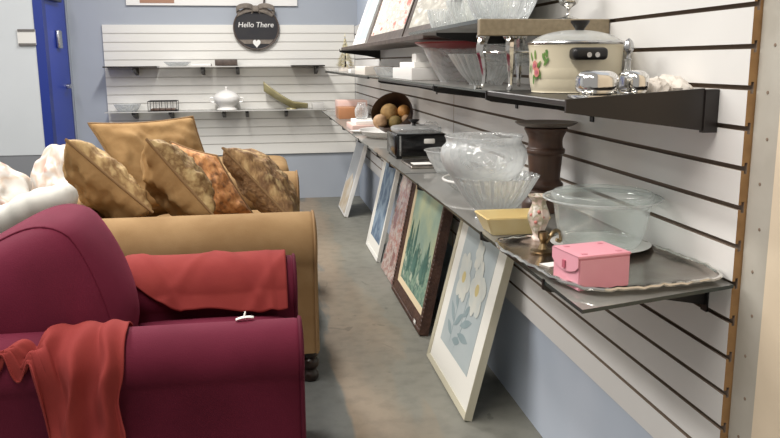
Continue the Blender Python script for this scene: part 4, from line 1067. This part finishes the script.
# --- tan sofa
SO = thing('sofa', 'tan suede loveseat with rolled arms directly behind the burgundy armchair', 'sofa', (-.33, 3.85, 0))
emit('base', rbox((-.85, 3.10, .13), (.165, 4.68, .33), .02), 'tan', SO)
s1 = arm_section(3.18, .574, .126, 3.255, 3.085, .13); s2 = arm_section(4.60, .558, .118, 4.685, 4.53, .13)
arm('arm', SO, 'tan', 'tan_piping', -.86, .205, s1, .03)
arm('arm', SO, 'tan', 'tan_piping', -.86, .205, s2, .03)
cushion('seat_cushion', SO, 'tan', (-.60, 3.28, .32), (.18, 3.89, .48), .22, (.01, 0, .02))
cushion('seat_cushion', SO, 'tan', (-.60, 3.90, .32), (.18, 4.50, .48), .22, (.01, 0, .02))
bb = rbox((-.92, 3.09, .13), (-.70, 4.68, .70), .06, 4); emit('back', bb, 'tan', SO)
for x in (-.80, .165):
    for y in (3.13, 4.62):
        emit('foot', lathe(spline([(0, 0), (.026, 0), (.034, .012), (.035, .03), (.026, .045), (.028, .055), (.036, .065), (.036, .09), (.028, .10), (.034, .11), (.036, .135), (0, .136)], 3), 24, (x, y, 0)), 'foot_wood', SO)
OT = thing('ottoman', 'square tan suede ottoman farther back, its edge showing past the pillows', 'ottoman', (-.15, 5.85, 0))
emit('body', soft_box((-.52, 5.55, .10), (.19, 6.2, .60), .2, 14), 'tan', OT, angle=80)
emit('seam_piping', tube([(-.51, 5.56, .50), (.18, 5.56, .50), (.18, 6.19, .50), (-.51, 6.19, .50)], .005, 6, closed=True), 'tan_piping', OT)
for x in (-.45, .12):
    for y in (5.62, 6.12): emit('foot', lathe([(0, 0), (.022, 0), (.03, .11), (0, .11)], 16, (x, y, 0)), 'foot_wood', OT)

# --- pillows
def pillow(name, label, c00, c10, c11, c01, th, mats, pm, seed, n=36, wr=.016):
    c00, c10, c11, c01 = map(Vector, (c00, c10, c11, c01)); cen = (c00 + c10 + c11 + c01) / 4
    nrm = ((c10 - c00) + (c11 - c01)).cross((c01 - c00) + (c11 - c10)).normalized()
    t = thing(name, label, 'pillow', cen, 'pillows piled on the tan loveseat')
    def pos(u, v, sgn):
        uu, vv = 2 * u - 1, 2 * v - 1
        uu2 = uu * (1 - .07 * (1 - vv * vv)); vv2 = vv * (1 - .07 * (1 - uu * uu))
        a, b = (uu2 + 1) / 2, (vv2 + 1) / 2
        p = c00 * (1 - a) * (1 - b) + c10 * a * (1 - b) + c11 * a * b + c01 * (1 - a) * b
        h = th * ((1 - uu * uu) * (1 - vv * vv)) ** .42
        h += wr * (noise.noise(Vector((u * 5 + seed, v * 5, sgn * 3))) + .6 * noise.noise(Vector((u * 14 + seed, v * 9, sgn * 5)))) * min(1, 8 * (1 - abs(uu))) * min(1, 8 * (1 - abs(vv))) * 1.5
        return p + nrm * sgn * h
    bm = bmesh.new()
    grid(lambda u, v: pos(u, v, 1), n, n, bm, 0); grid(lambda u, v: pos(u, v, -1), n, n, bm, 1)
    bmesh.ops.remove_doubles(bm, verts=list(bm.verts), dist=2e-4)
    cov = emit('cover', bm, mats, t, angle=180)
    lp = [pos(k / n, 0, 0) for k in range(n)] + [pos(1, k / n, 0) for k in range(n)] + [pos(1 - k / n, 1, 0) for k in range(n)] + [pos(0, 1 - k / n, 0) for k in range(n)]
    emit('piping', tube(lp, .006, 7, closed=True), pm, t)
V = Vector
# back plain tan pillow
pillow('throw_pillow', 'biggest plain tan pillow standing at the back of the pile', (-0.86, 4.225, 0.999), (-0.355, 4.364, 1.015), (-0.199, 4.3, 0.569), (-0.645, 4.139, 0.548), .09, ['pillow_tan', 'pillow_tan'], 'tan_piping', 2)
# near left: plain below, gold stripe above
pillow('throw_pillow', 'leftmost pillow, plain tan in front with gold striped back, above the chair', (-.765, 3.32, 1.0), (-.455, 3.35, .69), (-.60, 3.72, .52), (-.84, 3.66, .90), .10, ['gold_stripe', 'pillow_tan'], 'tan_piping', 5)
pillow('throw_pillow', 'middle pillow with swirling gold brocade and a plain tan back', (-.47, 3.42, .985), (-.215, 3.42, .655), (-.27, 3.78, .54), (-.53, 3.80, .90), .112, ['olive_damask', 'pillow_tan'], 'tan_piping', 8)
pillow('throw_pillow', 'orange brown mottled pillow between the brocade and the fur pillow', (-0.44, 4.0, 0.92), (-0.22, 3.99, 0.845), (-0.05, 3.93, 0.55), (-0.28, 3.93, 0.55), .08, ['orange_damask', 'orange_damask'], 'tan_piping', 11)
pillow('throw_pillow', 'rightmost pillow, shaggy brown and gold, leaning toward the aisle', (-.17, 3.58, .925), (.12, 3.52, .60), (.16, 3.90, .54), (-.06, 3.96, .86), .10, ['fur', 'fur_dark'], 'tan_piping', 14, wr=.011)

# --- bagged bedding at left
t = thing('display_table', 'low dark table behind the chairs holding the bagged bedding', 'table', (-1.5, 4.1, 0))
emit('table_top', rbox((-2.3, 3.3, .43), (-.97, 5.0, .46), .006, 2), 'table_grey', t)
for x, y in ((-2.25, 3.35), (-1.02, 3.35), (-2.25, 4.95), (-1.02, 4.95)):
    bm = bmesh.new(); box(bm, (x - .025, y - .025, 0), (x + .025, y + .025, .43)); emit('leg', bm, 'table_grey', t, smooth=False)
G = 'bags of bedding on the low table'
def bagobj(c, r, seed, m, label):
    t = thing('bedding_bag', label, 'bag', c, G)
    bm = lump(c, r, seed, .30, 5, -.55, 1.25)
    for v in bm.verts:      # soft creases running toward the tied neck
        d = Vector((v.co.x - c[0], v.co.y - c[1])); a = math.atan2(d.y, d.x); hgt = max(0, (v.co.z - c[2]) / (r[2] * 1.5))
        k = 1 + .05 * math.sin(a * 9 + seed + 3 * noise.noise(v.co * 5)) * min(1, hgt * 1.4)
        v.co.x = c[0] + d.x * k; v.co.y = c[1] + d.y * k
    emit('sack', bm, m, t)
    emit('tied_end', lathe([(0, 0), (.022, .002), (.014, .014), (.030, .034), (.02, .032), (0, .028)], 16, (c[0] - r[0] * .3, c[1] + r[1] * .75, c[2] + r[2] * 1.1), rib=lambda a, i: 1 + .2 * math.cos(5 * a)), m, t)
bagobj((-1.33, 3.72, .461), (.16, .17, .19), 1.3, 'bag_green', 'pale greenish clear bag of bedding at the far left edge')
bagobj((-1.40, 4.30, .461), (.18, .18, .22), 4.1, 'bag', 'white and peach bag of bedding behind the greenish bag')
bagobj((-1.12, 4.72, .461), (.16, .17, .235), 7.7, 'bag', 'tall white bag of bedding beside the leftmost tan pillow')
# rolled white comforter leaning over the sofa back
pts = spline([(-1.5, 3.42, .535), (-1.3, 3.36, .565), (-1.12, 3.26, .65), (-.98, 3.18, .715), (-.84, 3.14, .775), (-.70, 3.13, .81)], 10)
rr = [(.054 + .009 * noise.noise(Vector((i * .35, 2, 0)))) * min(1, .35 + .3 * min(i, len(pts) - 1 - i)) for i in range(len(pts))]
bm = tube(pts, rr, 28)
for v in bm.verts:
    q = v.co; w_ = noise.noise(Vector((q.x * 7, q.y * 7, q.z * 7))) * .016 + noise.noise(Vector((q.x * 22, q.y * 22, q.z * 22))) * .005
    v.co = q + Vector((.1, -.5, .8)) * w_
o = emit('rolled_blanket', bm, 'white_cloth', origin=(-1.0, 3.2, .46), angle=70)
tag(o, 'long rolled white blanket lying from the table up over the tan loveseat back', 'blanket')

# ------------------------------------------------------------------ light
w = bpy.data.worlds.new('world'); scene.world = w; w.use_nodes = True
bg = w.node_tree.nodes['Background']; bg.inputs['Color'].default_value = (1.0, .97, .935, 1); bg.inputs['Strength'].default_value = .40
def area(name, loc, rot, sx, sy, power, col=(1, .96, .9)):
    l = bpy.data.lights.new(name, 'AREA'); l.shape = 'RECTANGLE'; l.size = sx; l.size_y = sy; l.energy = power; l.color = col
    o = bpy.data.objects.new(name, l); COL.objects.link(o); o.location = loc; o.rotation_euler = rot
area('ceiling_tube_light', (-.35, 5.5, 3.0), (0, 0, 0), .25, 1.2, 88, (1, .97, .93))
area('ceiling_tube_light', (-1.7, 3.3, 3.0), (0, 0, 0), .3, 2.4, 105, (1, .97, .93))
area('ceiling_tube_light', (-.6, .9, 3.0), (0, 0, 0), .3, 2.4, 66, (1, .95, .88))
area('ceiling_tube_light', (-3.0, 4.8, 3.0), (0, 0, 0), .3, 2.4, 40, (1, .97, .93))
scene.view_settings.view_transform = 'Standard'; scene.view_settings.look = 'None'
scene.view_settings.exposure = -0.08; scene.view_settings.gamma = 1.0; scene.view_settings.use_curve_mapping = False
for o in scene.objects:
    if '_local' in o: del o['_local']
